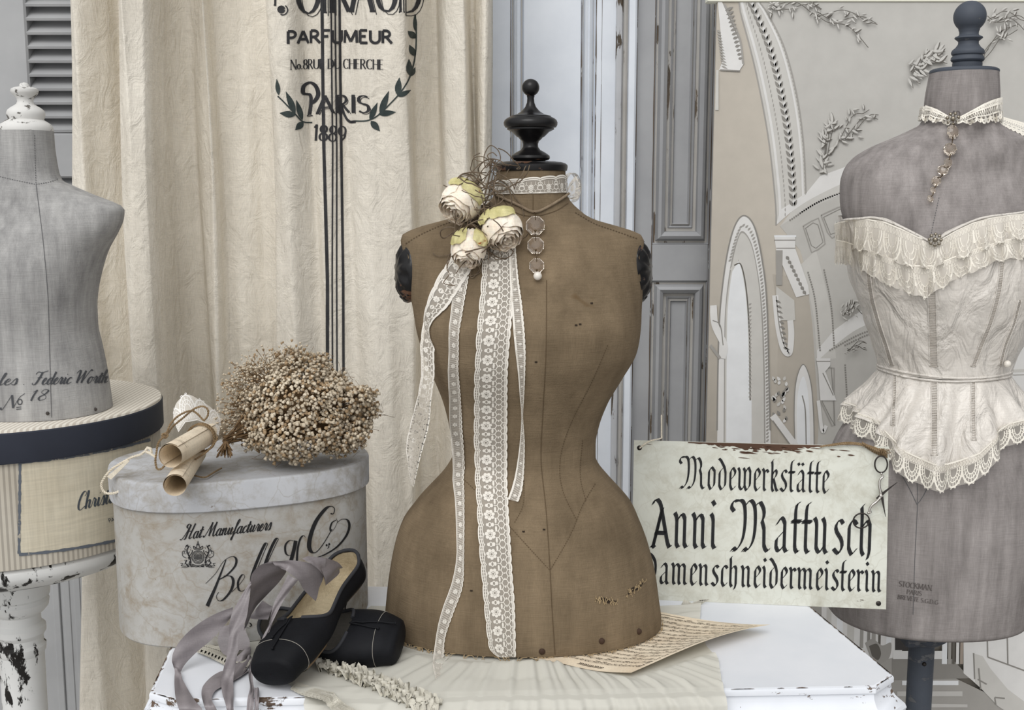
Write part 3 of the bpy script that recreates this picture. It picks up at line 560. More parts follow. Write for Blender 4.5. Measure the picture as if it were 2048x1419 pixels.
# lower half: columns, far door, floor, benches
bp([(1412, 900), (2300, 900), (2300, 1180), (1412, 1180)], 'rib')
bp([(1412, 1180), (1600, 1180), (1800, 1300), (2010, 1400), (2300, 1460), (2300, 2400), (1412, 2400)], 'floor')
bp([(1640, 1180), (1800, 1180), (1800, 1305), (1700, 1330), (1640, 1300)], 'light')
for xx, w, c in ((1656, 10, 'rib'), (1678, 12, 'white'), (1700, 14, 'rib'), (1722, 7, 'shade'), (1736, 6, 'line'), (1746, 8, 'shade'), (1758, 6, 'dark'), (1764, 8, 'light'), (1776, 10, 'white')): bl([(xx, 1170), (xx-3, 1290)], w, c, False)
bp(sm([(1726, 1280), (1742, 1272), (1760, 1285), (1778, 1280), (1774, 1310), (1752, 1322), (1738, 1312)]), 'shade'); bp(sm([(1734, 1286), (1750, 1282), (1758, 1300), (1752, 1314), (1740, 1306)]), 'dark')
bp([(1786, 1190), (1850, 1190), (1850, 1294), (1786, 1294)], 'door'); bp([(1782, 1296), (1880, 1296), (1880, 1312), (1782, 1312)], 'light')
bp([(1780, 1312), (1900, 1312), (1935, 1350), (1780, 1354)], 'line'); bp([(1800, 1355), (1912, 1355), (1912, 1364), (1800, 1364)], 'white'); bp([(1790, 1376), (1920, 1376), (1920, 1386), (1790, 1386)], 'step'); bp([(1790, 1400), (1930, 1402), (1930, 1408), (1790, 1408)], 'step')
for xx, w, c in ((1886, 10, 'white'), (1896, 6, 'shade'), (1904, 5, 'dark'), (1912, 6, 'light'), (1920, 6, 'warm'), (1928, 8, 'rib')): bl([(xx, 1200), (xx-2, 1322)], w, c, False)
bp([(1922, 1240), (2300, 1240), (2300, 1500), (2060, 1450), (1990, 1400), (1940, 1355), (1922, 1340)], 'light'); bp([(1940, 1300), (1960, 1306), (1975, 1330), (2010, 1372), (2048, 1400), (2300, 1480), (2300, 1560), (1990, 1405), (1945, 1358)], 'rib')
for p, q in (((1942, 1300), (1944, 1352)), ((1970, 1308), (2046, 1336)), ((1968, 1220), (1970, 1308)), ((2008, 1222), (2010, 1322)), ((1950, 1352), (1968, 1362)), ((1984, 1388), (2004, 1390)), ((1984, 1388), (1986, 1402)), ((1952, 1330), (1956, 1372))): bl([p, q], 3, 'line', False)
o = mb.build('printed_sheet', PM, t, sharp=None)
mb = MB().box((bx0-.02, BY-.004, ztop), (bx1, BY+.03, ztop+.06), 0, .002)
mb.build('top_rail', plain('pale_yellow_rail', (252, 252, 236), .5), t, label='pale yellow top rail')
# ---------------------------------------------------------------- white table
M_TABLE = chippy('white_table_paint', (230, 232, 237), (216, 220, 227), (112, 92, 76), th=.83, sc=(40, 40, 40), rough=.42)
M_TEDGE = chippy('worn_table_edge', (238, 241, 247), (222, 226, 233), (116, 96, 80), th=.615, sc=(30, 30, 60), rough=.45)
TP = [T(*q) for q in ((352, 1400), (1752, 1373), (1788, 1350), (1594, 1190), (402, 1163), (298, 1384))]
def offset(pts, d, z):
    n = len(pts); out = []
    for i in range(n):
        a, b, c = pts[i-1], pts[i], pts[(i+1) % n]; e1 = Vector((b.x-a.x, b.y-a.y)).normalized(); e2 = Vector((c.x-b.x, c.y-b.y)).normalized()
        n1 = Vector((e1.y, -e1.x)); n2 = Vector((e2.y, -e2.x)); m = (n1+n2).normalized(); k = d/max(.4, m.dot(n1)); out.append(Vector((b.x+m.x*k, b.y+m.y*k, TZ+z)))
    return out
t = thing('table', (sum(p.x for p in TP)/6, sum(p.y for p in TP)/6, 0), 'white chipped-paint table carrying the canvas dress form, hat box and shoes', 'table')
mb = MB(); PRT = [(-.005, 0), (-.001, -.001), (.0, -.003), (.0, -.009), (-.003, -.011), (-.002, -.018), (.002, -.026), (.009, -.034), (.014, -.037), (.016, -.042), (.014, -.049), (.008, -.053), (-.004, -.056)]
rs = [offset(TP, d, z) for d, z in PRT][::-1]; mb.rings(rs[:-1]+[rs[-1]], 1, True, False); n = len(mb.v); mb.v += [tuple(q) for q in rs[-1]]; mb.f.append(tuple(range(n, n+6))); mb.m.append(0)
M_CHIP = chippy('bare_worn_edge', (112, 90, 72), (84, 66, 52), (170, 160, 150), th=.66, sc=(60, 60, 60), rough=.8)
rn = random.Random(31)   # paint worn off along the top's arrises
for a, b_, dens in ((0, 1, 46), (1, 2, 8), (2, 3, 60), (4, 5, 34), (5, 0, 10)):
    A_, B_ = TP[a], TP[b_]; d = (B_-A_); L_ = d.length; d.normalize(); nrm = Vector((-d.y, d.x, 0))
    for k in range(dens):
        s0 = rn.uniform(.01, .97)*L_; l = rn.uniform(.003, .022); n_ = 7; w_ = rn.uniform(.0006, .0022); pts = []
        for i in range(n_+1): s_ = min(s0+l*i/n_, L_-.004); pts.append((A_+d*s_+nrm*(.0015+w_*math.sin(PI*i/n_)*rn.uniform(.5, 1)), A_+d*s_+nrm*.0008))
        mb.grid([[p[0]+Vector((0, 0, .0003)) for p in pts], [p[1]+Vector((0, 0, .0003)) for p in pts]], 2)
top = mb.build('tabletop', [M_TABLE, M_TEDGE, M_CHIP], t, sharp=28)
mb = MB().rings([offset(TP, -.03, z) for z in (-.16, -.055)], 0); mb.build('apron', M_TEDGE, t, sharp=28)
for i in (0, 1, 3, 4):
    q = offset(TP, -.055, 0)[i]; mb = MB(); mb.lathe([(.022, .0), (.016, .03), (.02, .05), (.028, .3), (.034, .5), (.034, .6)], (q.x, q.y, 0), 20); mb.build('leg', M_TEDGE, t)

# ---------------------------------------------------------------- dress forms as lofted bodies
class Body:
    """rows: photo row, left px, right px, depth in front, depth behind, forward shift, squareness"""
    def __init__(s, rows, Y, zend=None, rev=True):
        s.Y = Y; r = []
        for q in rows:
            py, l, rr, bf, bb = q[:5]; cy = q[5] if len(q) > 5 else 0; n = q[6] if len(q) > 6 else 2.25
            A, B = P(l, py, Y), P(rr, py, Y); r.append((A.z, (A.x+B.x)/2, (B.x-A.x)/2, bf, bb, cy, n))
        r.sort(); s.r = r; zs = [q[0] for q in r]; s.fs = [pchip(zs, [q[k] for q in r]) for k in range(1, 7)]; s.z0, s.z1 = zs[0], zs[-1]
    def pt(s, z, ph, off=0.0):
        cx, a, bf, bb, cy, n = [f(z) for f in s.fs]; c, q = math.cos(ph), math.sin(ph); a += off
        e = 2/n; b = (bf if q < 0 else bb)+off
        return Vector((cx+a*math.copysign(abs(c)**e, c), s.Y-cy+b*math.copysign(abs(q)**e, q), z))
    def zpx(s, py): return P(0, py, s.Y).z
    def mesh(s, dz=.006, n=96, off=0, z0=None, z1=None, m=0):
        zs = set(np.arange(z0 or s.z0, z1 or s.z1, dz)) | {z1 or s.z1}
        zs |= {q[0] for q in s.r if (z0 or s.z0) <= q[0] <= (z1 or s.z1)}; zs = sorted(zs); out = [zs[0]]
        for z in zs[1:]:
            if z-out[-1] > .0012: out.append(z)
        return MB().rings([[s.pt(z, 2*PI*k/n, off) for k in range(n)] for z in out], m)
def seam(mb, bv, pts, w=1.2, dash=None, m=0, off=.0008):
    q = resamp(cr(pts, 8) if len(pts) > 2 else pts, dash or 4)
    if dash:
        for i in range(0, len(q)-1):
            a, b = q[i], q[i+1]; d = b-a; strip(mb, [tuple(a), tuple(a+d*.55)], w/2, lambda u, v: cast(bv, u, v, off), m)
    else: strip(mb, q, w/2, lambda u, v: cast(bv, u, v, off), m)
def finial(name, rows, Y, cx, mat, parent, n=40):
    """turned wooden knob: rows of (photo row, half width px), centre column given as callable"""
    rs = []
    for py, hw in rows:
        c = P(cx(py), py, Y); r = (P(cx(py)+hw, py, Y)-c).length; rs.append((c, r))
    mb = MB(); rs.sort(key=lambda q: q[0].z)
    x0 = rs[0][0].x
    rings = [[Vector((x0+r*math.cos(2*PI*k/n), Y+r*math.sin(2*PI*k/n), c.z)) for k in range(n)] for c, r in rs]
    mb.rings(rings); return mb.build(name, mat, parent, sharp=38)

BUY = 1.64
M_CANVAS = fabric('tan_canvas', (92, 79, 62), (138, 121, 98), 9, (26, 26, 4), 900, .7, .95, spots=(11, .70, (100, 82, 60)), wr=.12)
M_STITCH = plain('seam_thread', (86, 70, 50), .9); M_FRAY = plain('frayed_thread', (168, 146, 112), .9); M_HOLE = plain('dark_hole', (44, 34, 24), .95)
M_BLACK = chippy('worn_black_lacquer', (16, 15, 16), (26, 25, 26), (112, 82, 64), th=.575, sc=(28, 28, 60), rough=.28)
rows = [(338, 993, 1131, .050, .048, .0, 2), (360, 992, 1131, .050, .048, .0, 2), (385, 989, 1133, .051, .048, .0, 2), (402, 980, 1141, .053, .049, .0, 2), (418, 955, 1157, .055, .050, .0, 2.1), (430, 925, 1172, .057, .052, 0, 2.1), (441, 884, 1196, .058, .054, 0, 2.2), (450, 850, 1228, .060, .056, 0, 2.3), (459, 824, 1258, .063, .058, 0, 2.4), (468, 806, 1280, .066, .060, 0, 2.5), (480, 802, 1287, .072, .063, 0, 2.5), (510, 805, 1289, .083, .070, 0, 2.5), (560, 815, 1286, .100, .078, .004, 2.4), (610, 827, 1281, .117, .082, .008, 2.35), (655, 835, 1278, .126, .080, .012, 2.3), (700, 848, 1270, .124, .076, .012, 2.25), (750, 868, 1243, .112, .070, .010, 2.2), (800, 887, 1215, .098, .064, .006, 2.15), (850, 899, 1197, .090, .062, .003, 2.1), (885, 904, 1191, .086, .062, 0, 2.1), (912, 904, 1191, .086, .064, 0, 2.1), (928, 896, 1198, .090, .068, 0, 2.15), (948, 881, 1214, .097, .076, 0, 2.2), (970, 860, 1234, .106, .084, 0, 2.2), (1000, 833, 1260, .117, .094, 0, 2.2), (1040, 805, 1279, .127, .100, 0, 2.2), (1090, 789, 1297, .134, .103, 0, 2.2), (1140, 780, 1309, .138, .104, 0, 2.2), (1190, 774, 1316, .140, .103, 0, 2.2), (1232, 771, 1321, .140, .102, 0, 2.2), (1246, 771, 1321, .139, .101, 0, 2.2)]
BU = Body(rows, BUY); dz = TZ+.0055-BU.z0
ff = thing('dress_form', (P(1046, 1246, BUY).x, BUY, TZ), 'tan canvas hourglass dress form with black turned finial, draped with lace and roses', 'dress form')
bm_ = BU.mesh(z0=TZ+.0055); body = bm_.build('body', M_CANVAS, ff, sharp=60); BB = bm_.bvh(); bcast = lambda u, v: cast(BB, u, v, .0009)
ccx = lambda py: 1061
cap = [(322, 56), (324, 68), (328, 72), (336, 73), (341, 72)]
finial('neck_cap', [(342.5, 70), (341, 73), (334, 74.5), (330, 74), (326.5, 70), (324, 62), (323, 52), (322.4, 50), (322.4, 0)], BUY, ccx, M_BLACK, ff, 56)
fin = [(327, 27), (324, 29), (321, 30), (320, 36), (316, 39), (311, 38), (308, 34), (306, 31), (304, 28), (300, 20), (294, 15.5), (288, 15), (282, 17), (278, 22), (275, 24), (273.5, 27.5), (270, 31), (264, 37), (260.5, 44), (259, 47), (256, 47), (254.5, 51), (250, 53.5), (245, 54), (240, 52), (236, 47), (234, 42), (232.5, 41), (231.5, 40), (231, 37), (228, 27), (222, 18), (214, 11), (205, 7.5), (196, 6.8), (192, 8)]
ball = [(175+17.5*math.sin(a), max(.1, 17.5*math.cos(a))) for a in np.linspace(1.15, -1.57, 14)]
finial('finial', fin+ball, BUY, ccx, M_BLACK, ff)
# carved black discs at the armholes
for sx, px in ((-1, 807), (1, 1287)):
    c = P(px, 540, BUY); mb = MB(); ax = Vector((sx, -.28, .05)).normalized(); c = c+Vector((-sx*.012, -.012, 0))
    N = 48; rs = []; u = ax.orthogonal().normalized(); u = Vector((0, 0, 1))-ax*ax.z; u.normalize(); w = ax.cross(u)
    for r, h in ((.030, -.03), (.042, -.004), (.0445, .004), (.043, .009), (.0395, .0115), (.038, .0105), (.033, .015), (.026, .0185), (.016, .021), (.001, .022)):
        rs.append([c+ax*(h+(.0022*math.cos(9*2*PI*k/N) if .02 < r < .04 else 0))+u*r*1.03*math.cos(2*PI*k/N)+w*r*.85*math.sin(2*PI*k/N) for k in range(N)])
    mb.rings(rs); mb.build('shoulder_disc', M_BLACK, ff, label='carved black wooden armhole disc')
mb = MB()
seam(mb, BB, [(1093, 560), (1092, 700), (1086, 820), (1082, 919), (1092, 1020), (1100, 1140), (1104, 1220), (1110, 1308)], 1.4)
seam(mb, BB, [(1190, 967), (1165, 1010), (1140, 1070), (1100, 1140)], 1.5, 5); seam(mb, BB, [(930, 960), (990, 1020), (1040, 1075), (1100, 1140)], 1.5, 5)
seam(mb, BB, [(1215, 690), (1185, 760), (1140, 850), (1120, 919), (1125, 980), (1154, 1042)], 1.4, 5); seam(mb, BB, [(1165, 880), (1160, 950), (1172, 1004)], 1.2, 5)
seam(mb, BB, [(1048, 960), (1046, 1010), (1028, 1046)], 1.4, 5)
seam(mb, BB, [(812, 487), (840, 470), (880, 452), (925, 436)], 1.8, 6); seam(mb, BB, [(1150, 425), (1190, 448), (1230, 462), (1276, 478)], 1.8, 6)
seam(mb, BB, [(1066, 388), (1066, 425)], 1.2); seam(mb, BB, [(1000, 392), (1030, 424), (1068, 432), (1110, 422), (1136, 406)], 1.2)
mb.build('seam', M_STITCH, body)
for cx, cy, L, a in ((1212, 1200, 44, .12), (1270, 1176, 42, -.62)):
    mb = MB(); pts = [(cx+L*s*math.cos(a), cy+L*s*math.sin(a)+2*math.sin(s*9)) for s in np.linspace(-.5, .5, 9)]
    strip(mb, pts, lambda x, y, t: 3.4*math.sin(PI*t)+.3, bcast, 0)
    for k in range(34):
        s = rnd.uniform(-.5, .5); p = (cx+L*s*math.cos(a), cy+L*s*math.sin(a)); e = (p[0]+rnd.uniform(-5, 5), p[1]+rnd.choice((-1, 1))*rnd.uniform(4, 9)); m_ = ((p[0]+e[0])/2+rnd.uniform(-2, 2), (p[1]+e[1])/2)
        strip(mb, cr([p, m_, e], 3), .55, lambda u, v: cast(BB, u, v, .0015), 1)
    mb.build('tear', [M_HOLE, M_FRAY], body, label='frayed tear in the canvas')
for x_, y_ in ((1152, 650), (1160, 648), (1072, 723), (1047, 1062), (943, 1180), (1088, 1058), (1183, 606)):
    mb = MB(); strip(mb, [(x_-2.5, y_), (x_, y_+.5), (x_+2.5, y_)], lambda x, y, t: 1.6, bcast, 0); mb.build('hole', M_HOLE, body, label='small dark hole')
for px, py in ((1084, 1302), (1203, 1281), (1277, 1262)):
    mb = MB(); c = cast(BB, px, py, .0005)
    if c: mb.ball(c, .0045, sc=(1, .6, 1)); mb.build('nail', plain('rusty_iron', (62, 44, 32), .8) if 'rusty_iron' not in bpy.data.materials else bpy.data.materials['rusty_iron'], ff)
mb = MB()   # frayed lower hem
for k in range(150):
    ph = rnd.uniform(-PI, 0); a = BU.pt(TZ+.006, ph, .001); b = BU.pt(TZ+.006, ph+rnd.uniform(-.05, .05), .003); b.z = TZ+.0015
    mb.tube([a, (a+b)/2+Vector((0, 0, .002)), b], .0004, 4)
mb.build('hem_fringe', M_FRAY, body)

# ---------------------------------------------------------------- lace made of threads
M_THREAD = plain('ecru_lace_thread', (226, 221, 212), .9); M_NET = sheer('ecru_lace_net', (216, 210, 200), .40)
M_WTHREAD = plain('white_lace_thread', (232, 230, 226), .9); M_WNET = sheer('white_lace_net', (225, 222, 216), .28)
class Band:
    def __init__(s, L, R, bv=None, off=.0022):
        s.L = [Vector(q) for q in L]; s.R = [Vector(q) for q in R]; C = [(a+b)/2 for a, b in zip(s.L, s.R)]
        d = [0]
        for i in range(1, len(C)): d.append(d[-1]+(C[i]-C[i-1]).length)
        s.d = np.array(d); s.len = d[-1]; s.bv = bv; s.off = off; s.w = sum((a-b).length for a, b in zip(s.L, s.R))/len(C)
    def __call__(s, u, v, lift=0.0):
        u = min(max(u, 0), s.len); i = min(max(int(np.searchsorted(s.d, u))-1, 0), len(s.d)-2); t = (u-s.d[i])/max(s.d[i+1]-s.d[i], 1e-9)
        a = s.L[i].lerp(s.L[i+1], t); b = s.R[i].lerp(s.R[i+1], t); p = a.lerp(b, v)
        if s.bv: p = hugp(s.bv, p, s.off+lift)
        elif lift:
            n = (s.L[i+1]-s.L[i]).cross(b-a)
            if n.length > 1e-9:
                n.normalize(); n = -n if n.dot(p-CAM) > 0 else n; p = p+n*lift
        return p
def band_px(ed, bv=None, Y=None, off=.0022, n=10):
    """ed rows: left px,py, right px,py [, own distance]"""
    L = []; R = []
    for q in ed:
        for a, lst in ((q[:2], L), (q[2:4], R)):
            h = P(a[0], a[1], q[4]) if len(q) > 4 else (cast(bv, a[0], a[1], off) if bv else None)
            lst.append(h if h is not None else P(a[0], a[1], Y))
    V_ = lambda l: [Vector(tuple(v)) for v in cr(l, n)]
    return Band(V_(L), V_(R), bv, off)
def loopz(cu, cv, r1, r2, n=8, ph=0): return [(cu+r1*math.cos(2*PI*k/n+ph), cv+r2*math.sin(2*PI*k/n+ph)) for k in range(n+1)]
def lace(B, style='wide', unit=.027, mats=None, name='lace', parent=None, net=True, thick=1.0, **kw):
    mb = MB(); Wd = B.w; L = B.len; n = max(1, int(round(L/unit))); un = L/n; th = .00062*thick
    f1 = lambda u, v: B(u, v/Wd, .0004); f2 = lambda u, v: B(u, v/Wd, .0008)
    S_ = lambda pts, h=th, f=f1: strip(mb, pts, h, f, 0)
    N = max(2, int(L/.004)); 
    if net: mb.grid([[B(L*i/N, a, 0) for a in np.linspace(.04, .96, 6)] for i in range(N+1)], 1)
    def flower(cu, cv, r, pet=7, fill=True):
        for k in range(pet):
            a = 2*PI*k/pet; pu, pv = cu+r*.62*math.cos(a), cv+r*.62*math.sin(a); q = loopz(pu, pv, r*.30, r*.30, 7)
            if fill: poly(mb, q[:-1], f1, 0)
            else: S_(q)
        S_(loopz(cu, cv, r*.26, r*.26, 8), th, f2)
    def hexes(v0, v1, nu, h):
        du = un/nu; nv = max(1, int(round((v1-v0)/(du*.87)))); dv = (v1-v0)/nv
        for i in range(nu):
            for j in range(nv+1):
                c = u0+(i+(.5 if j % 2 else 0))*du; v = v0+j*dv
                S_([(c, v-dv*.33), (c, v+dv*.33)], h)
                if j < nv: S_([(c, v+dv*.33), (c+du*.5, v+dv*.67)], h); S_([(c, v+dv*.33), (c-du*.5, v+dv*.67)], h)
    def scal(v, dep, per, h, side):
        for i in range(per):
            c = u0+(i+.5)*un/per; r = un/per/2; S_([(c+r*math.cos(a), v+side*dep*math.sin(a)) for a in np.linspace(0, PI, 8)], h)
    for i in range(n):
        u0 = i*un; c = u0+un/2
        if style == 'wide':
            flower(c, Wd*.39, min(un*.50, Wd*.20))
            poly(mb, loopz(c+un/2, Wd*.31, un*.09, Wd*.05, 7)[:-1], f1, 0); poly(mb, loopz(c+un/2, Wd*.48, un*.11, Wd*.05, 7)[:-1], f1, 0); S_(loopz(c+un/2, Wd*.39, un*.12, Wd*.05, 8))
            hexes(Wd*.60, Wd*.92, 3, th*.9)
            for q in (.2, .8): poly(mb, [(u0+un*q+.0026*math.cos(z)*1.5, Wd*.585+Wd*.035*math.sin(z)) for z in np.linspace(0, 2*PI, 8)[:-1]], f1, 0)
            poly(mb, [(c+.003*math.cos(z), Wd*.165+Wd*.03*math.sin(z)) for z in np.linspace(0, 2*PI, 8)[:-1]], f1, 0)
            for q in (.22, .5, .78): poly(mb, loopz(u0+un*q, Wd*.76, .0011, .0011, 6)[:-1], f2, 0)
            scal(Wd*.95, Wd*.045, 2, th*1.9, 1); scal(Wd*.90, Wd*.04, 2, th*1.0, 1)
            scal(Wd*.06, Wd*.05, 1, th*1.4, -1); scal(Wd*.13, Wd*.05, 1, th*1.0, -1); scal(Wd*.20, Wd*.06, 2, th*.9, -1)
            for k in range(6): S_([(u0+un*(k+.5)/6, Wd*.03), (u0+un*(k+.5)/6, Wd*.14)], th*.7)
        elif style == 'narrow':
            S_([(u0, Wd*.06), (u0+un, Wd*.06)], th*1.4); S_([(u0, Wd*.16), (u0+un, Wd*.16)], th*.6)
            flower(c, Wd*.52, min(un*.40, Wd*.22), 6, True); scal(Wd*.90, Wd*.08, 2, th*1.3, 1); S_([(u0, Wd*.86), (u0+un, Wd*.86)], th*.7)
            for k in range(5): S_([(u0+un*(k)/5, Wd*.16), (u0+un*(k+.7)/5, Wd*.86)], th*.4)
        elif style == 'edge':    # one scalloped edge at v=1, fan motif, straight heading at v=0
            S_([(u0, Wd*.04), (u0+un, Wd*.04)], th*1.2)
            for k in (1.0, .72, .46): S_([(c+un*.5*k*math.cos(a), Wd*.35+Wd*.62*k*math.sin(a)) for a in np.linspace(-.15, PI+.15, 12)], th*(1.5 if k == 1 else .9))
            for a in np.linspace(.15, PI-.15, 9): S_([(c+un*.23*math.cos(a), Wd*.35+Wd*.28*math.sin(a)), (c+un*.47*math.cos(a), Wd*.35+Wd*.58*math.sin(a))], th*.6)
            for k in range(6): S_(loopz(u0+(k+.5)*un/6, Wd*.17, un*.05, Wd*.09, 6), th*.6)
            for a in np.linspace(0, PI, 8): S_(loopz(c+un*.53*math.cos(a), Wd*.35+Wd*.66*math.sin(a), .0012, .0012, 6), th*.6)
        elif style == 'choker':
            S_([(u0, Wd*.97), (u0+un, Wd*.97)], th*1.6); scal(Wd*.12, Wd*.12, 1, th*1.8, -1); scal(Wd*.24, Wd*.12, 1, th*1.2, -1)
            flower(c, Wd*.62, Wd*.20, 6); S_(loopz(u0, Wd*.66, un*.16, Wd*.14, 8)); S_(loopz(u0, Wd*.40, un*.12, Wd*.10, 8)); S_(loopz(c, Wd*.88, un*.1, Wd*.06, 6)); hexes(Wd*.35, Wd*.92, 4, th*.5)
        elif style == 'crochet':
            S_([(u0, Wd*.05), (u0+un, Wd*.05)], th*2); S_([(u0, Wd*.25), (u0+un, Wd*.25)], th*1.6); S_([(u0, Wd*.6), (u0+un, Wd*.6)], th*1.4)
            for k in range(4): S_(loopz(u0+(k+.5)*un/4, Wd*.15, un*.09, Wd*.07, 6), th*1.2); S_([(u0+k*un/4, Wd*.25), (u0+(k+.5)*un/4, Wd*.6), (u0+(k+1)*un/4, Wd*.25)], th*1.2)
            scal(Wd*.62, Wd*.34, 2, th*2.2, 1); scal(Wd*.62, Wd*.18, 2, th*1.4, 1)
    return mb.build(name, mats or [M_THREAD, M_NET], parent, sharp=None, **kw)
# ribbons of lace on the form
B1 = band_px([(972, 478, 1026, 484), (966, 520, 1024, 522), (962, 580, 1026, 578), (956, 650, 1022, 648), (952, 720, 1016, 720), (950, 800, 1014, 800), (950, 880, 1014, 880), (952, 950, 1014, 950), (955, 1010, 1016, 1010), (958, 1080, 1020, 1078), (964, 1150, 1024, 1146), (968, 1200, 1028, 1198), (974, 1260, 1030, 1256), (980, 1295, 1031, 1300), (996, 1312, 1031, 1312)], BB, BUY)
lace(B1, 'wide', .0265, name='lace_ribbon', label='widest lace ribbon hanging down the middle of the tan dress form', cat='lace ribbon', group='lace ribbons on the tan dress form')
B2 = band_px([(925, 498, 944, 512), (910, 560, 936, 566), (903, 620, 926, 626), (899, 700, 919, 702), (899, 780, 922, 780), (903, 860, 927, 860), (908, 940, 931, 940), (911, 1000, 930, 1000), (913, 1050, 930, 1052), (914, 1110, 929, 1114), (904, 1165, 926, 1172), (886, 1215, 908, 1224), (874, 1265, 892, 1272), (868, 1300, 888, 1306, 1.512), (865, 1328, 884, 1334, 1.472), (872, 1360, 892, 1364, 1.428)], BB, BUY, off=.0018)
lace(B2, 'narrow', .0155, name='lace_ribbon', label='long narrow lace ribbon curving left across the hip of the tan dress form', cat='lace ribbon', group='lace ribbons on the tan dress form', thick=.8)
B3 = band_px([(1018, 492, 1030, 486), (1020, 560, 1036, 556), (1024, 620, 1044, 616), (1030, 690, 1050, 688), (1036, 740, 1050, 740), (1040, 790, 1048, 790), (1043, 830, 1046, 830), (1040, 880, 1049, 880), (1034, 930, 1048, 934), (1026, 970, 1044, 978), (1016, 999, 1036, 1004)], BB, BUY, off=.0030)
lace(B3, 'narrow', .0155, name='lace_ribbon', label='short twisted narrow lace ribbon right of the widest lace ribbon', cat='lace ribbon', group='lace ribbons on the tan dress form', thick=.8)
B4 = band_px([(912, 505, 942, 540), (884, 545, 920, 575), (862, 590, 898, 610), (848, 640, 880, 652, 1.56), (841, 690, 868, 700, 1.545), (843, 740, 868, 748, 1.54), (836, 790, 862, 796, 1.54), (822, 845, 856, 852, 1.54), (813, 890, 842, 905, 1.54), (816, 925, 834, 940, 1.54), (822, 968, 827, 974, 1.54)], BB, BUY, off=.0022)
lace(B4, 'wide', .026, name='lace_ribbon', label='loose lace ribbon swinging free to a point off the left side of the tan form', cat='lace ribbon', group='lace ribbons on the tan dress form')
# choker on the neck, with a loop behind
def ringband(B, zt, zb, p0, p1, off, n=70):
    L = []; R = []
    for k in range(n+1):
        ph = p0+(p1-p0)*k/n; L.append(B.pt(zt(ph), ph, off)); R.append(B.pt(zb(ph), ph, off))
    return Band(L, R)
lz = lambda a: (lambda ph: BU.zpx(a+ -5*math.cos(ph)))
t = thing('lace_choker', P(1061, 388, BUY), 'ecru lace choker with a looped bow around the neck of the tan form', 'lace choker')
lace(ringband(BU, lambda ph: BU.zpx(356-6*math.cos(ph)), lambda ph: BU.zpx(386-2*math.cos(ph)), -PI*1.35, PI*.35, .0022), 'choker', .026, name='neck_band', parent=t, thick=.9)
L = [P(*q) for q in ((1128, 392, 1.66), (1133, 362, 1.67), (1146, 346, 1.68), (1158, 352, 1.685), (1163, 375, 1.68), (1158, 398, 1.67), (1144, 405, 1.66), (1131, 395, 1.655))]
R = [q+Vector((0, .03, .0))+Vector((-.006, 0, 0)) for q in L]
lace(Band([Vector(tuple(v)) for v in cr(L, 6)], [Vector(tuple(v)) for v in cr(R, 6)]), 'wide', .02, name='bow_loop', parent=t, thick=.8)
L2 = [P(1132+(k % 2)*0+30*abs(math.sin(k*.9)), 392-40*k/8, 1.69-.01*math.sin(k)) for k in range(9)]
lace(Band([P(*q) for q in ((1131, 390, 1.66), (1140, 365, 1.66), (1152, 352, 1.66), (1160, 366, 1.66))], [P(*q) for q in ((1133, 396, 1.66), (1146, 398, 1.66), (1156, 394, 1.66), (1161, 384, 1.66))]), 'wide', .02, name='bow_loop', parent=t, thick=.8)

# ---------------------------------------------------------------- pendant necklace
M_CRYS = glass('clear_crystal', (238, 226, 212)); M_CORD = fabric('grey_twine', (120, 104, 86), (158, 142, 120), 60, (200, 200, 200), 1500, .5); M_BRASS = plain('dark_brass', (92, 76, 54), .4, .8); M_PEARL = plain('ivory_pearl', (228, 222, 212), .2, 0, .6)
def crystal(mb, c, r, nrm, n=8, th=.35, m=0, rot=0):
    ax = Vector(nrm).normalized(); u = Vector((0, 0, 1))-ax*ax.z; u.normalize(); w = ax.cross(u); c = Vector(c)
    R = lambda q, h, o=0: [c+ax*h+(u*math.cos(2*PI*(k+o)/n+rot)+w*math.sin(2*PI*(k+o)/n+rot))*q for k in range(n)]
    rings = [R(r*.42, -r*th), R(r*.8, -r*th*.55), R(r, -r*.06), R(r, r*.06), R(r*.8, r*th*.55), R(r*.42, r*th)]
    mb.rings(rings, m)
t = thing('necklace', P(1070, 425, 1.58), 'twine necklace with three faceted crystals and a pearl on the tan form', 'necklace')
pts = [(982, 385), (1010, 398), (1040, 412), (1068, 424), (1095, 414), (1120, 399), (1134, 388)]
pts = [hugp(BB, cast(BB, px, py, .0022, 1.60), .0024) for px, py in cr(pts, 6)]
mb = MB().tube(pts, .0019, 8); tw = MB()
mb.build('cord', M_CORD, t)
fr = Vector((0, -1, .15))
prev = pts[len(pts)//2]
for px, py, r in ((1070, 456, 20.5), (1071, 496, 18), (1073, 537, 16)):
    c = cast(BB, px, py, .009); rr = r*.00067
    mb = MB(); crystal(mb, c, rr, (0, -1, .12), 8, .42, rot=PI/8); mb.build('crystal', M_CRYS, t, sharp=5)
    a = c+Vector((0, 0, rr*1.0)); mb = MB(); mb.tube([prev, (prev+a)/2+Vector((.001, -.002, 0)), a, c+Vector((.0, -.004, rr*.55))], .0006, 6); mb.ball(c+Vector((0, -.0075, -rr*.5)), .0016, nu=6, nv=5)
    mb.build('link', M_BRASS, t); prev = c-Vector((0, 0, rr))
c = cast(BB, 1075, 557, .008); mb = MB().ball(c, .0058, nu=16, nv=12); mb.build('pearl', M_PEARL, t)
mb = MB().tube([prev, (prev+c)/2, c], .0006, 6); mb.build('link', M_BRASS, t)

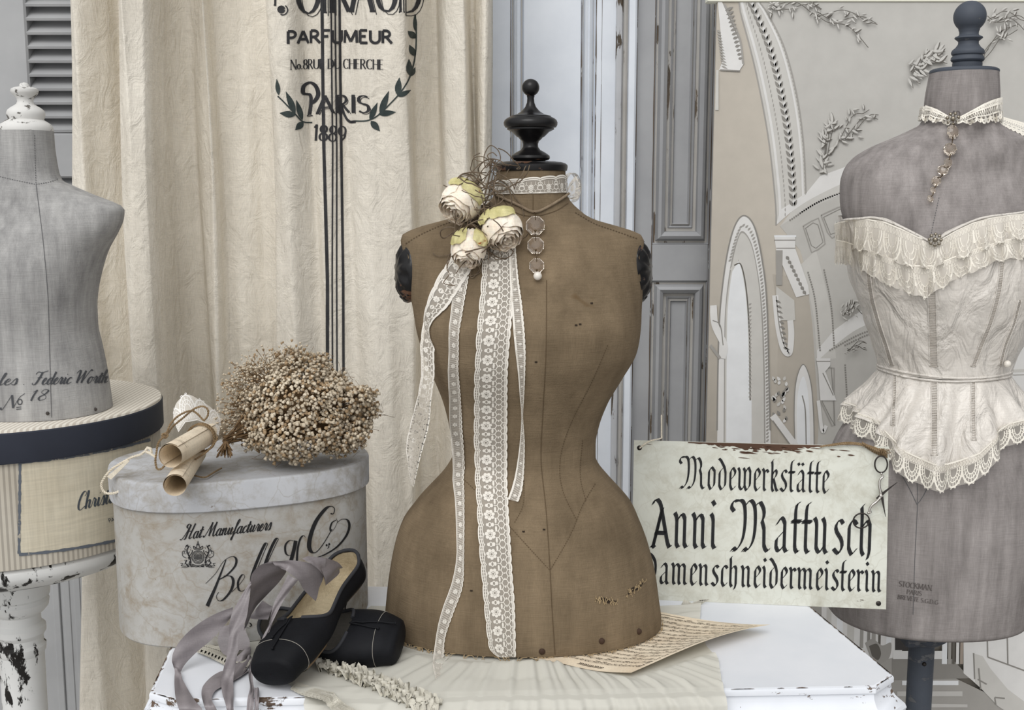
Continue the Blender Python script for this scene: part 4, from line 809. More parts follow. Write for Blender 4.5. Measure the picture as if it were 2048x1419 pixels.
# ---------------------------------------------------------------- dried roses and vine
M_PETAL = fabric('dried_cream_petal', (244, 226, 204), (253, 244, 230), 40, (90, 90, 90), 500, .2, .8, wr=.3, sheen=.1)
_b = M_PETAL.node_tree.nodes['Principled BSDF']; _b.inputs['Subsurface Weight'].default_value = .35; _b.inputs['Subsurface Radius'].default_value = (1, .8, .6); _b.inputs['Subsurface Scale'].default_value = .006
M_SEPAL = fabric('yellow_green_petal', (178, 170, 112), (222, 214, 164), 50, (60, 60, 60), 500, .2, .75, spots=(36, .62, (150, 82, 40)))
M_TWIG = plain('dry_vine', (104, 90, 74), .9, var=.3, sc=200)
def rose(px, py, rpx, d, seed, label, tall=1.0, sep=None):
    r = rpx*.00072; rn = random.Random(seed); c0 = cast(BB, px, py, 0, 1.60); c = c0-ray(px, py).normalized()*(r*.95); d = Vector(d).normalized()
    u = d.orthogonal().normalized(); w = d.cross(u); t = thing('dried_rose', c, label, 'rose', 'dried roses pinned to the tan form')
    def petal(rk, hk, ph, wid, close, mat, name, b0=-.95, ruf=1.0):
        g = []; ns, nt_ = 12, 15; p1, p2 = rn.uniform(0, 6), rn.uniform(0, 6)
        for i in range(ns+1):
            s = i/ns; row = []
            for j in range(nt_+1):
                q = -1+2*j/nt_; sw = wid*(.35+.65*min(1, s*1.8)); edge = 1-.13*abs(q)**3*s
                a = ph+q*sw; S2 = s*edge
                rad = rk*(math.sin(min(1, S2*1.35)*PI/2)**.7)*(1-close*max(0, S2-.55)**1.3*2)
                rad *= 1+ruf*(.028*math.sin(4*q+p1+5*s)+.026*math.sin(11*q+p2-6*s)+.012*math.sin(23*q+p1))*s
                h = (b0+S2*(hk-b0))+ruf*.05*math.sin(6*q+p2)*s*s
                row.append(c+(u*math.cos(a)+w*math.sin(a))*rad*r+d*h*r*tall)
            g.append(row)
        MB().grid(g).build(name, mat, t, sharp=None)
    for k in range(3): petal(.22, .92, 2.1*k+rn.random(), 1.5, .25, M_PETAL, 'petal', -.2)
    for k in range(4): petal(.44, .94, 1.57*k+rn.random()*.5, 1.4, .30, M_PETAL, 'petal', -.4)
    for k in range(5): petal(.64, .93, 1.26*k+rn.random()*.5, 1.1, .25, M_PETAL, 'petal', -.7)
    for k in range(5): petal(.83, .86, 1.26*k+.6+rn.random()*.4, 1.15, .30, M_PETAL, 'petal', -.9)
    for k in range(4): petal(.98, .70, 1.57*k+rn.random()*.4, 1.2, .26, M_PETAL, 'petal', -.98)
    up = Vector((0, -.75, .6)); pu = math.atan2(up.dot(w), up.dot(u))
    for a, ww, hh in sep or ((-.35, .75, .35), (.75, .55, .1)): petal(1.09, hh, pu+a, ww, .1, M_SEPAL, 'sepal', -1.02, .7)
    mb = MB().lathe([(r*.1, -r*1.6), (r*.12, -r*1.15), (r*.4, -r*1.02*tall), (r*.5, -r*.9*tall)], c, 12, axis=d); mb.build('calyx', M_TWIG, t)
rose(925, 402, 42, (-.42, -.62, -.55), 3, 'upper left of the three dried cream roses on the tan form', sep=((-.6, .62, .3), (.45, .42, .1)))
rose(1003, 455, 41, (.30, -.62, -.62), 5, 'right one of the three dried cream roses, nearest the crystal necklace', sep=((-.1, .62, .25), (.8, .4, 0)))
rose(938, 492, 35, (-.12, -.55, -.78), 9, 'lowest of the three dried cream roses, above the loose lace ribbon', 1.15, sep=((-.75, .5, .3), (.6, .5, .4)))
mb = MB(); rn = random.Random(4)
def curl(p, n, step, r=.0007, wob=.9, pull=None):
    pts = [p]; d = Vector((rn.uniform(-1, 1), rn.uniform(-.5, .2), rn.uniform(-1, 1))).normalized(); ax = Vector((rn.uniform(-1, 1), rn.uniform(-1, 1), rn.uniform(-1, 1))).normalized()
    for k in range(n):
        d = Matrix.Rotation(rn.uniform(-.2, wob), 3, ax) @ d
        if pull: d = (d+(pull-pts[-1])*4).normalized()
        q = pts[-1]+d*step; q = hugp(BB, q, .003); pts.append(q)
    mb.tube(cr(pts, 3), r, 5)
path = [(984, 318), (980, 345), (974, 372), (966, 400), (960, 430), (958, 456), (966, 480), (975, 505)]
for k in range(64):
    a = rn.randrange(len(path)); q = path[a]; p = cast(BB, q[0]+rn.uniform(-10, 10), q[1], .016, 1.575); b = path[min(len(path)-1, a+rn.choice((1, 2, 3)))]
    curl(p, rn.randint(9, 16), .007, rn.uniform(.0005, .0010), .7, cast(BB, b[0]+rn.uniform(-16, 16), b[1], .018, 1.57))
for q in ([(985, 318), (972, 335), (968, 312), (980, 291), (996, 300), (1001, 318), (992, 326)], [(990, 330), (975, 312), (985, 305), (994, 312)], [(975, 352), (950, 344), (925, 348), (915, 358), (928, 362), (938, 352), (950, 365)], [(970, 372), (945, 352), (920, 354), (918, 362)], [(966, 366), (980, 340), (992, 330), (985, 322)], [(934, 470), (950, 462), (972, 470), (968, 500), (950, 540)], [(945, 440), (968, 455), (980, 486), (1000, 490)], [(915, 508), (905, 545), (910, 560), (900, 575), (918, 580)], [(950, 520), (930, 545), (922, 560)]):
    mb.tube(cr([cast(BB, a, b, .02+.004*math.sin(k), 1.56) if True else 0 for k, (a, b) in enumerate(q)], 6), .0007, 5)
mb.tube(cr([cast(BB, a, b, .012, 1.575) for a, b in path], 6), .0011, 7); mb.tube(cr([cast(BB, a+6, b+4, .015, 1.575) for a, b in path], 6), .0008, 6)
mb.build('dried_vine', M_TWIG, None, label='tangle of thin dry vine twigs between the roses on the tan form', cat='dried vine')
# ---------------------------------------------------------------- pedestal, round hat box, grey form
RC = Vector((-.8284, 1.85, 0)); RR, RZ1, RZ0 = .2461, 1.0158, .805
M_CHIPW = chippy('crackled_white_paint', (232, 233, 232), (216, 216, 214), (30, 26, 24), th=.565, sc=(36, 36, 13), rough=.5)
t = thing('pedestal', (RC.x, RC.y, 0), 'white crackled-paint turned pedestal under the big round hat box', 'pedestal')
zc = lambda py: P(11, py, 1.85).z
mb = MB().lathe([(.0, RZ0-.10), (.09, RZ0-.078), (.16, RZ0-.058), (.205, RZ0-.042), (.225, RZ0-.030), (.232, RZ0-.024), (.236, RZ0-.016), (.236, RZ0-.008), (.232, RZ0-.003), (.225, RZ0-.001), (0, RZ0-.001)], RC, 72); mb.build('plate', M_CHIPW, t, sharp=30)
# small carved notches around the plate's rim are part of the paint; the shaft below
mb = MB().lathe([(.19, 0), (.19, .03), (.12, .06), (.05, .10), (.038, .13), (.034, .2), (.036, .55), (.036, RZ0-.22), (.039, RZ0-.215), (.040, RZ0-.205), (.036, RZ0-.20), (.036, RZ0-.19), (.041, RZ0-.182), (.041, RZ0-.172), (.034, RZ0-.165), (.034, RZ0-.150), (.040, RZ0-.146), (.047, RZ0-.138), (.049, RZ0-.128), (.046, RZ0-.122), (.05, RZ0-.118), (.052, RZ0-.095), (.058, RZ0-.085)], RC, 48); mb.build('column', M_CHIPW, t, sharp=30)
# striped card
m, n, b = nodes('pinstriped_card', .85, 0, .15); tcx = n.nodes.new('ShaderNodeTexCoord'); sx = n.nodes.new('ShaderNodeSeparateXYZ'); n.links.new(tcx.outputs['Object'], sx.inputs[0])
at = nn(n, 'ShaderNodeMath', op='ARCTAN2'); n.links.new(sx.outputs['Y'], at.inputs[0]); n.links.new(sx.outputs['X'], at.inputs[1])
mu = nn(n, 'ShaderNodeMath', op='MULTIPLY'); n.links.new(at.outputs[0], mu.inputs[0]); mu.inputs[1].default_value = 200
sn = nn(n, 'ShaderNodeMath', op='SINE'); n.links.new(mu.outputs[0], sn.inputs[0])
k = ramp(n, sn.outputs[0], [(.0, lin((202, 196, 184))), (.35, lin((170, 164, 154)))]); f = noise(n, mapc(n), 10, 5); n.links.new(mix(n, 1, k, ramp(n, f, [(.3, (.82, .80, .77)), (.7, (1, 1, 1))]), 'MULTIPLY'), b.inputs['Base Color']); M_STRIPE = m
m, n, b = nodes('striped_lid_paper', .85, 0, .15); v = mapc(n); w = n.nodes.new('ShaderNodeTexWave'); w.inputs['Scale'].default_value = 42; w.bands_direction = 'X'; n.links.new(mapc(n, (1, .35, 1)), w.inputs['Vector'])
n.links.new(ramp(n, w.outputs['Fac'], [(.35, lin((226, 221, 210))), (.65, lin((198, 190, 178)))]), b.inputs['Base Color']); M_LIDTOP = m
M_NAVY = chippy('worn_navy_paper', (50, 54, 66), (38, 42, 52), (150, 140, 126), th=.80, sc=(30, 30, 60), rough=.75); M_LABEL = fabric('aged_label_paper', (196, 186, 164), (214, 207, 188), 9, (12, 12, 12), 300, .1)
M_SLATE = chippy('slate_border_print', (104, 110, 118), (88, 94, 104), (205, 198, 184), th=.60, sc=(60, 60, 60), rough=.8)
t = thing('round_hat_box', (RC.x, RC.y, RZ0), 'large round pinstriped hat box with navy lid band on the white pedestal', 'hat box')
rb = RR*.974; bb = MB().lathe([(rb, RZ0), (rb, RZ1-.005)], RC, 128); body = bb.build('box_body', M_STRIPE, t, sharp=30); BR = bb.bvh()
zl = RZ1-.050
lb = MB().lathe([(rb-.004, zl+.004), (RR-.001, zl), (RR, zl+.002), (RR, RZ1-.006), (RR-.0012, RZ1-.004)], RC, 128, cap=False).build('lid_band', M_NAVY, t, sharp=30, label='worn navy band of the lid')
MB().lathe([(RR-.0012, RZ1-.005), (RR-.0025, RZ1-.001), (RR-.006, RZ1), (0, RZ1)], RC, 128).build('lid_top', M_LIDTOP, t, sharp=30)
fr = lambda u, v: cast(BR, u, v, .0012); fr2 = lambda u, v: cast(BR, u, v, .0007)
mb = MB(); g = []
TLc, TRc, BRc, BLc = np.array((40, 924)), np.array((302, 878)), np.array((302, 1062)), np.array((38, 1108))
def lab(s, q): # label coordinates; both long edges bow with the box
    p = (1-q)*((1-s)*TLc+s*TRc)+q*((1-s)*BLc+s*BRc); return (p[0], p[1]+14*s*(1-s)*4*.5)
mb.grid([[fr2(*lab(s, q)) for s in np.linspace(0, .995, 40)] for q in np.linspace(0, 1, 14)]); lbl = mb.build('label', M_LABEL, t, sharp=None, label='aged cream paper label with slate border')
mb = MB()
for a, bq in (((0, 0), (1, 0)), ((0, 1), (1, 1)), ((0, 0), (0, 1))): strip(mb, [lab(a[0]+(bq[0]-a[0])*s, a[1]+(bq[1]-a[1])*s) for s in np.linspace(0, .99, 50)], lambda x, y, t: 2.6+.5*math.sin(40*t)+.4*math.sin(97*t), fr)
mb.build('border', M_SLATE, lbl, sharp=None)
M_SCRIPT = plain('faded_slate_ink', (76, 82, 88), .8); M_PENCIL = plain('worn_charcoal_ink', (70, 72, 76), .85)
mb = MB(); text(mb, 'Christian Dior', SC, (152, 1021), (306, 986), 17, fr, 'script', 4.2, slant=.35, thin=.3); mb.build('lettering', M_SCRIPT, lbl, sharp=None); mb = MB(); text(mb, 'PARIS -', RO, (217, 1044), (248, 1036), 7.5, fr, 'sans', 1.2); mb.build('lettering', M_SCRIPT, lbl, sharp=None)
# grey form
M_GREYC = fabric('grey_canvas', (132, 131, 131), (184, 183, 181), 8, (70, 70, 4), 900, .6, .95, wr=.05, contrast=(.34, .66)); M_GSTITCH = plain('grey_seam_thread', (92, 92, 94), .9)
M_CHALK = chippy('chalky_white_paint', (226, 225, 222), (196, 195, 192), (128, 124, 118), th=.575, sc=(40, 40, 60), rough=.8)
GY = 1.79; cg = lambda py: 52+34*(py-265)/570
rows = [(py, 2*cg(py)-r, r, bf, bk, 0, nn_) for py, r, bf, bk, nn_ in ((262, 103, .046, .046, 2), (290, 105, .046, .046, 2), (320, 109, .047, .047, 2), (345, 114, .049, .048, 2), (360, 120, .051, .05, 2.1), (372, 145, .054, .052, 2.1), (387, 179, .058, .056, 2.2), (400, 213, .06, .06, 2.3), (411, 238, .064, .063, 2.4), (420, 245, .067, .066, 2.4), (438, 243, .074, .07, 2.4), (460, 234, .084, .074, 2.4), (500, 212, .096, .078, 2.35), (540, 199, .104, .078, 2.3), (586, 190, .107, .076, 2.25), (616, 188.5, .106, .075, 2.2), (650, 190, .104, .075, 2.2), (692, 199, .104, .077, 2.2), (732, 207, .106, .08, 2.2), (784, 215, .107, .084, 2.2), (813, 219, .107, .085, 2.2))]
GB = Body(rows, GY)
t = thing('dress_form', (GB.fs[0](GB.z0), GY, RZ1), 'pale grey canvas dress form with chalky white finial standing on the round hat box', 'dress form')
gm = GB.mesh(z0=RZ1+.0008); gbody = gm.build('body', M_GREYC, t, sharp=60); GBV = gm.bvh(); gc = lambda u, v: cast(GBV, u, v, .0009)
cl = lambda py: 52.5
finial('neck_cap', [(263.5, 49), (262, 51), (258, 51.5), (253, 50), (248, 47), (243, 40), (239, 34), (238.5, 0)], GY, cl, M_CHALK, t)
finial('finial', [(240, 33), (237, 34), (232, 36), (226, 36.5), (220, 34), (215, 28), (212, 23), (208, 17), (203, 15), (197, 16), (192, 20), (187, 25), (182, 26.5), (178, 25.5), (175, 20), (173, 10), (172, 9.5), (169, 9), (166, 6), (164.5, .1)], GY, cl, M_CHALK, t)
mb = MB(); seam(mb, GBV, [(69, 270), (70, 320), (72, 369)], 1.3, 5); seam(mb, GBV, [(72, 369), (80, 430), (88, 500), (96, 600), (99, 700), (103, 834)], 1.2); seam(mb, GBV, [(0, 353), (30, 360), (72, 369)], 1.2, 5); seam(mb, GBV, [(72, 369), (100, 364), (117, 357)], 1.2, 5); mb.build('seam', M_GSTITCH, gbody, sharp=None)
mb = MB(); text(mb, 'Charles .', SC, (-82, 770), (52, 769), 12, gc, 'script', 4.0, slant=.4, thin=.3); mb.build('lettering', M_PENCIL, t, sharp=None); mb = MB(); text(mb, 'Federic Worth', SC, (66, 769), (213, 765), 13, gc, 'script', 4.2, slant=.4, thin=.3); mb.build('lettering', M_PENCIL, t, sharp=None); mb = MB(); text(mb, 'N', SC, (4, 818), (36, 816), 14, gc, 'script', 4.4, slant=.4); text(mb, '18', SC, (58, 801), (96, 799), 11, gc, 'script', 3.8, slant=.4)
strip(mb, _arc(40, 803, 4.5, 5.5, 0, 360, 14), 1.0, gc); strip(mb, [(33, 814), (43, 813)], .8, gc); strip(mb, [(33, 818), (43, 817)], .8, gc); mb.build('lettering', M_PENCIL, t, sharp=None)
for px, py in ((95, 826), (190, 818)):
    c = gc(px, py)
    if c: MB().ball(c, .0028, sc=(1, .6, 1)).build('nail', plain('dark_iron_nail', (58, 52, 48), .6), t)

# ---------------------------------------------------------------- oval hat box
OA, OB, OT, OC, OH = .185, .133, math.radians(21), Vector((-.408, 1.692)), .24
def oval(z, d=0, n=96, e=2.5):
    out = []
    for k in range(n):
        a = 2*PI*k/n; x = (OA+d)*math.copysign(abs(math.cos(a))**(2/e), math.cos(a)); y = (OB+d)*math.copysign(abs(math.sin(a))**(2/e), math.sin(a))
        out.append(Vector((OC.x+x*math.cos(OT)-y*math.sin(OT), OC.y+x*math.sin(OT)+y*math.cos(OT), z)))
    return out
M_OVAL = chippy('aged_white_card', (190, 190, 188), (164, 161, 155), (140, 124, 102), th=.68, sc=(24, 24, 18), rough=.75, bst=.2, grime=(146, 134, 116))
M_OLID = chippy('aged_white_lid', (200, 202, 206), (176, 178, 182), (132, 114, 94), th=.69, sc=(22, 22, 40), rough=.7, bst=.3, grime=(150, 144, 134))
t = thing('oval_hat_box', (OC.x, OC.y, TZ), 'oval white hat box with black script lettering overhanging the left end of the white table', 'hat box')
ob = MB().rings([oval(TZ+.0005, -.002), oval(TZ+.003, 0), oval(TZ+OH-.012, 0), oval(TZ+OH-.010, -.01)]); obody = ob.build('box_body', M_OVAL, t, sharp=35); OBV = ob.bvh()
zz = TZ+OH
MB().rings([oval(zz-.042, .0005), oval(zz-.0425, .0035), oval(zz-.041, .005), oval(zz-.004, .0052), oval(zz-.001, .004), oval(zz, .001), oval(zz-.0012, -.004), oval(zz-.0012, -.05)], cap0=False).build('lid', M_OLID, t, sharp=35)
oc = lambda u, v: cast(OBV, u, v, .0008); q4 = lambda l: [(240+a/3.092, 960+b/3.092) for a, b in l]
mb = MB(); text(mb, 'Hat Manufacturers', SC, (368, 1078), (540, 1059), 14, oc, 'script', 3.2, slant=.42, thin=.42); mb.build('lettering', INK, t, sharp=None)
mb = MB()
def pen(pts, w, thin=.22, f=None): strip(mb, resamp(cr(q4(pts), 8), 1.5), (lambda ux, uy, t: w*.5*(thin+(1-thin)*max(0, uy)**1.3)) if f is None else f, oc)
tap = lambda w: (lambda ux, uy, t: w*.5*(.25+.75*t))
pen([(655, 490), (625, 570), (590, 660), (555, 740), (540, 776)], 8, f=tap(7.5)); pen([(530, 637), (590, 575), (640, 500), (690, 470), (718, 485), (710, 530), (660, 585), (612, 612)], 4.6); pen([(640, 590), (685, 592), (700, 625), (685, 680), (640, 735), (608, 742), (596, 715), (610, 690)], 5.4)
pen([(690, 690), (740, 640), (770, 595), (755, 582), (730, 625), (735, 676), (765, 680), (800, 645)], 4.2); pen([(800, 650), (850, 540), (900, 420), (912, 392), (895, 394), (855, 480), (815, 590), (820, 640), (850, 640)], 6); pen([(850, 640), (910, 510), (960, 400), (978, 362), (960, 366), (920, 450), (885, 560), (890, 620), (930, 600)], 6)
pen([(1085, 378), (1050, 370), (1022, 400), (1025, 450), (1052, 462), (1076, 425), (1084, 380)], 4); pen([(1086, 372), (1074, 430), (1055, 500)], 7.5); pen([(1146, 352), (1134, 340), (1114, 360), (1098, 420), (1092, 500)], 4)
pen([(1300, 205), (1318, 205), (1325, 175), (1305, 160), (1270, 175), (1215, 245), (1180, 330), (1168, 405), (1185, 442), (1215, 440), (1260, 385), (1310, 300)], 8.5, .18); pen([(1335, 245), (1310, 260), (1298, 295), (1305, 315), (1325, 295), (1342, 255), (1335, 235)], 3.4); pen([(1342, 260), (1370, 240), (1405, 245), (1416, 285), (1395, 345), (1340, 410), (1270, 455), (1222, 474)], 4.8)
for c in ((1276, 400), (1292, 394)): poly(mb, [(p[0]+240+c[0]/3.092, p[1]+960+c[1]/3.092) for p in _arc(0, 0, 2.0, 2.4, 0, 330, 8)], oc)
pen([(1288, 402), (1290, 412), (1280, 420)], 2)
pen([(1370, 770), (1365, 800), (1385, 800), (1400, 750)], 3); pen([(1400, 750), (1390, 790), (1402, 806)], 3); pen([(1408, 802), (1412, 804)], 4)
pen([(800, 912), (780, 905), (782, 885), (802, 880), (812, 895), (800, 903)], 3)
mb.build('lettering', INK, t, sharp=None, label='large black script lettering rising to the right')
# printed coat of arms: supporters, shield, crown and ribbon in fine engraving strokes
mb = MB(); rn = random.Random(12); cx, cy = 396, 1111
S_ = lambda pts, w=1.1: strip(mb, cr([(cx+a, cy+b) for a, b in pts], 6), w/2, oc)
for r in (12.5, 10.5, 8): S_([(r*math.cos(a), 2+r*1.05*math.sin(a)) for a in np.linspace(0, 2*PI, 12)], 1.1)
for k in range(9): S_([(-6+k*1.5, -4+abs(k-4)*.6), (-6+k*1.5, 8-abs(k-4)*.6)], .7)
for k in range(5): S_([(-7, -3+k*2.6), (7, -3+k*2.6)], .7)
S_([(-8, -14), (-9, -20), (-4, -17), (0, -24), (4, -17), (9, -20), (8, -14), (-8, -14)], 1.4); S_([(-6, -16), (6, -16)], 1); S_([(-3, -21), (0, -27), (3, -21)], 1.2); S_([(0, -27), (0, -30)], 1.4)
for sx in (-1, 1):
    S_([(sx*14, 14), (sx*16, 4), (sx*20, -4), (sx*22, -12), (sx*19, -19), (sx*24, -21)], 2.4); S_([(sx*17, 0), (sx*12, -7), (sx*11, -12)], 1.6); S_([(sx*19, 4), (sx*14, 2)], 1.5); S_([(sx*22, 8), (sx*25, 14), (sx*21, 18)], 2); S_([(sx*17, 10), (sx*15, 18)], 2)
    S_([(sx*23, 4), (sx*30, 0), (sx*31, -8), (sx*27, -10), (sx*28, -4)], 1.2)
    for k in range(16): a = rn.uniform(0, 6.3); S_([(sx*20+5*math.cos(a), -14+6*math.sin(a)), (sx*20+7*math.cos(a+.4), -14+9*math.sin(a+.4))], .8)
    for k in range(18): x_, y_ = sx*rn.uniform(16, 26), rn.uniform(-8, 16); S_([(x_, y_), (x_+rn.uniform(-3, 3), y_+rn.uniform(1, 4))], .7)
    S_([(sx*3, 19), (sx*14, 16), (sx*24, 20), (sx*34, 19)], 1.2); S_([(sx*3, 22), (sx*14, 19), (sx*24, 23), (sx*33, 22)], 1.0); S_([(sx*34, 19), (sx*30, 15), (sx*35, 14)], 1)
for k in range(40): x_ = rn.uniform(-30, 30); S_([(x_, 18+rn.uniform(-2, 2)), (x_+rn.uniform(-2, 2), 22)], .7)
mb.build('crest', INK, t, sharp=None, label='engraved black coat of arms')

# ---------------------------------------------------------------- paper scrolls, twine, lace
LZ = TZ+OH
M_PAPER = fabric('aged_sheet_paper', (222, 204, 178), (240, 228, 206), 12, (20, 20, 20), 400, .1)
M_FINEINK = plain('brown_black_print', (62, 52, 44), .8)
def scroll(A, B, r, turns, label, squash=1.0, seed=1):
    ax = (B-A).normalized(); u = Vector((0, 0, 1))-ax*ax.z; u.normalize(); w = ax.cross(u); t = thing('paper_scroll', A-u*r, label, 'paper scroll')
    def f(s, a): # spiral
        q = a/(2*PI*turns); rr = r*(1-.13*q); return A+(B-A)*s+(u*math.sin(a)*squash+w*math.cos(a))*rr
    n = int(44*turns)
    MB().grid([[f(s, 2*PI*turns*k/n+.9) for k in range(n+1)] for s in np.linspace(0, 1, 6)]).build('sheet', M_PAPER, t, sharp=None)
    mb = MB(); rn = random.Random(seed); L = (B-A).length
    def ff(x, a): return A+ax*x+(u*math.sin(a)*squash+w*math.cos(a))*(r*1.004+.0004)
    strip(mb, [(.018, a) for a in np.linspace(.4, 3.4, 30)], lambda *q: .0003, ff); strip(mb, [(.022, a) for a in np.linspace(.4, 3.4, 30)], lambda *q: .0002, ff)
    for c in range(5):
        for a in np.linspace(.6, 2.9, 26):
            if rn.random() < .75:
                x0 = .032+c*.017+rn.uniform(-.001, .001); strip(mb, [(x0, a), (x0+rn.uniform(.001, .005), a+rn.uniform(-.02, .05))], lambda *q: rn.uniform(.0002, .0005) if False else .0006, ff)
    mb.build('print', M_FINEINK, t, sharp=None); return f
A1, B1_ = PZ(341, 911, LZ+.0505), PZ(434, 856, LZ+.0505); r1 = .0172
A2, B2_ = PZ(350, 970, LZ+.0165), PZ(392, 906, LZ+.0165)
scroll(A1, B1_, r1, 1.5, 'upper rolled music sheet tied with twine on the oval hat box', seed=3)
scroll(A2, B2_, .0160, 1.4, 'lower rolled music sheet poking over the front edge of the oval hat box lid', .96, seed=5)
M_TWINE = fabric('brown_jute_twine', (110, 90, 66), (158, 136, 106), 80, (300, 300, 300), 1500, .5); M_WCORD = fabric('cream_cotton_cord', (206, 196, 176), (232, 224, 208), 80, (300, 300, 300), 1500, .4)
def twisted(mb, pts, r, m=0, twist=900):
    p = resamp(cr(pts, 8), r*.9); N = len(p); tg = np.gradient(p, axis=0); tg /= np.linalg.norm(tg, axis=1)[:, None]+1e-9
    up = np.array((.3, .5, .8)); 
    for ph in (0, PI):
        q = []
        for i in range(N):
            a = np.cross(tg[i], up); a /= np.linalg.norm(a)+1e-9; b2 = np.cross(tg[i], a); an = i*r*.9*twist+ph; q.append(p[i]+(a*math.cos(an)+b2*math.sin(an))*r*.5)
        mb.tube(q, r*.62, 5, m)
k5 = lambda l, Y: [P(200+a/5.914, 770+b/5.914, Y+(c[0] if c else 0)) for a, b, *c in l]
t = thing('twine', P(415, 880, 1.6), 'brown jute twine knotted in a bow around the two paper scrolls', 'twine')
ax = (B1_-A1).normalized(); u = Vector((0, 0, 1))-ax*ax.z; u.normalize(); w = ax.cross(u)
for o_ in (.62, .655):
    mb = MB(); c = A1+(B1_-A1)*o_; twisted(mb, [c+(u*math.sin(a)+w*math.cos(a))*(r1+.0026) for a in np.linspace(0, 2*PI, 22)], .0016); mb.build('wrap', M_TWINE, t)
mb = MB(); twisted(mb, k5([(1230, 420, -.02), (1130, 320, -.02), (1050, 305, -.025), (930, 360, -.03), (840, 450, -.04), (790, 560, -.05), (760, 600, -.06)], 1.57), .0015); mb.build('bow_loop', M_TWINE, t)
mb = MB(); twisted(mb, k5([(1230, 420, -.01), (1275, 360), (1275, 290), (1220, 250), (1120, 275), (990, 380, -.02), (870, 480, -.03), (800, 570, -.05), (760, 600, -.06)], 1.57), .0015); mb.build('bow_loop', M_TWINE, t)
mb = MB(); twisted(mb, k5([(760, 600), (690, 680), (670, 780), (655, 900), (675, 985), (720, 990), (765, 950)], 1.50), .0015); mb.build('loose_end', M_TWINE, t)
mb = MB(); twisted(mb, k5([(745, 580), (770, 620), (800, 590), (750, 570), (735, 610), (790, 620)], 1.505), .0017); mb.build('knot', M_TWINE, t)
mb = MB(); twisted(mb, [PZ(200+a/5.914, 770+b/5.914, LZ+.003) for a, b in ((1075, 1050), (1150, 1075), (1250, 1085), (1340, 1035), (1400, 1000), (1440, 980))], .0013); mb.build('loose_end', M_TWINE, t)
mb = MB(); twisted(mb, k5([(1390, 610), (1370, 660), (1290, 760), (1200, 830), (1120, 880)], 1.56), .0014); mb.build('loose_end', M_TWINE, t)
mb = MB(); twisted(mb, [hq for hq in k5([(660, 850, -.02), (600, 810, -.01), (540, 780), (480, 820), (380, 850), (250, 920), (140, 990), (60, 1080), (15, 1180), (60, 1270), (170, 1275), (262, 1232)], 1.57)], .0019)
for a, b2 in (((560, 745), (640, 830)), ((300, 880), (110, 1080))): pass
mb.tube(k5([(540, 770), (560, 740), (600, 750), (610, 790), (570, 800), (540, 780)], 1.567), .0022, 6)
q = k5([(325, 875), (345, 900), (130, 1115), (80, 1080)], 1.566); mb.add([tuple(v) for v in q]+[tuple(v+Vector((0, .0025, 0))) for v in q], [(0, 1, 2, 3), (7, 6, 5, 4), (0, 4, 5, 1), (1, 5, 6, 2), (2, 6, 7, 3), (3, 7, 4, 0)])
mb.build('cotton_cord', M_WCORD, None, label='cream cotton cord hanging in a loop off the left end of the oval hat box', cat='cord')
k6 = lambda l, Y: [P(200+a/5.914, 770+b/5.914, Y+c) for a, b, c in l]
L = k6([(862, 400, 0), (870, 300, .01), (905, 190, .02), (1030, 95, .03), (1180, 165, .04), (1320, 260, .05), (1440, 390, .05)], 1.60); R = k6([(930, 560, -.03), (960, 500, -.02), (1020, 440, -.01), (1110, 420, 0), (1200, 430, .01), (1300, 480, .02), (1400, 600, .02)], 1.60)
V_ = lambda l, n=8: [Vector(tuple(v)) for v in cr(l, n)]
lace(Band(V_(R), V_(L)), 'edge', .026, mats=[M_WTHREAD, sheer('dense_lace_net', (226, 221, 212), .7)], name='lace_trim', label='white scalloped lace trim standing up behind the paper scrolls', cat='lace trim', thick=1.1)

# ---------------------------------------------------------------- dried bouquet
M_BLOS = fabric('dried_blossom', (184, 168, 142), (228, 217, 198), 120, (150, 150, 150), 900, .1); M_BLOS2 = fabric('dried_bud', (140, 116, 88), (190, 166, 134), 120, (150, 150, 150), 900, .1); M_STEM = plain('dry_flower_stem', (116, 92, 64), .9, var=.3, sc=150)
bc = P(606, 832, 1.665); bc.z = max(bc.z, LZ+.075); bind = P(452, 880, 1.62)
t = thing('dried_bouquet', (bc.x, bc.y, LZ), 'round bunch of dried cream gypsophila lying on the oval hat box', 'bouquet')
rn = random.Random(21); bl_ = []; stems = MB()
ex = (.100, .085, .078)
def dirn():
    while True:
        d = Vector((rn.gauss(0, 1), rn.gauss(0, 1), rn.gauss(0, 1))); d.normalize()
        if d.z > -.85: return d
def lump(d): return 1+.10*math.sin(5*d.x+2)+.08*math.sin(7*d.z+3*d.y)+.05*math.sin(13*d.x-9*d.z)
for k in range(6400):
    d = dirn(); s = lump(d)*(rn.uniform(.72, 1.0)**.6 if k % 6 else rn.uniform(.95, 1.08)); p = bc+Vector((d.x*ex[0]*s, d.y*ex[1]*s, d.z*ex[2]*s)); 
    if p.z > LZ+.004 and p.y < bc.y+.05: bl_.append((p, d, rn.uniform(.0021, .0036)))
for k in range(520):   # looser spray at upper left and left
    d = Vector((rn.uniform(-1.1, .1), rn.uniform(-.6, .6), rn.uniform(.45, 1.1))).normalized(); s = rn.uniform(.95, 1.42 if rn.random() < .35 else 1.22); p = bc+Vector((d.x*ex[0]*s-.004, d.y*ex[1]*s*.8, d.z*ex[2]*s)); bl_.append((p, d, rn.uniform(.0012, .0024)))
for k in range(300):
    d = Vector((rn.uniform(-1.1, -.5), rn.uniform(-.6, .4), rn.uniform(-.3, .7))).normalized(); s = rn.uniform(1.0, 1.3); p = bc+Vector((d.x*ex[0]*s, d.y*ex[1]*s*.8, d.z*ex[2]*s)); bl_.append((p, d, rn.uniform(.0012, .0024)))
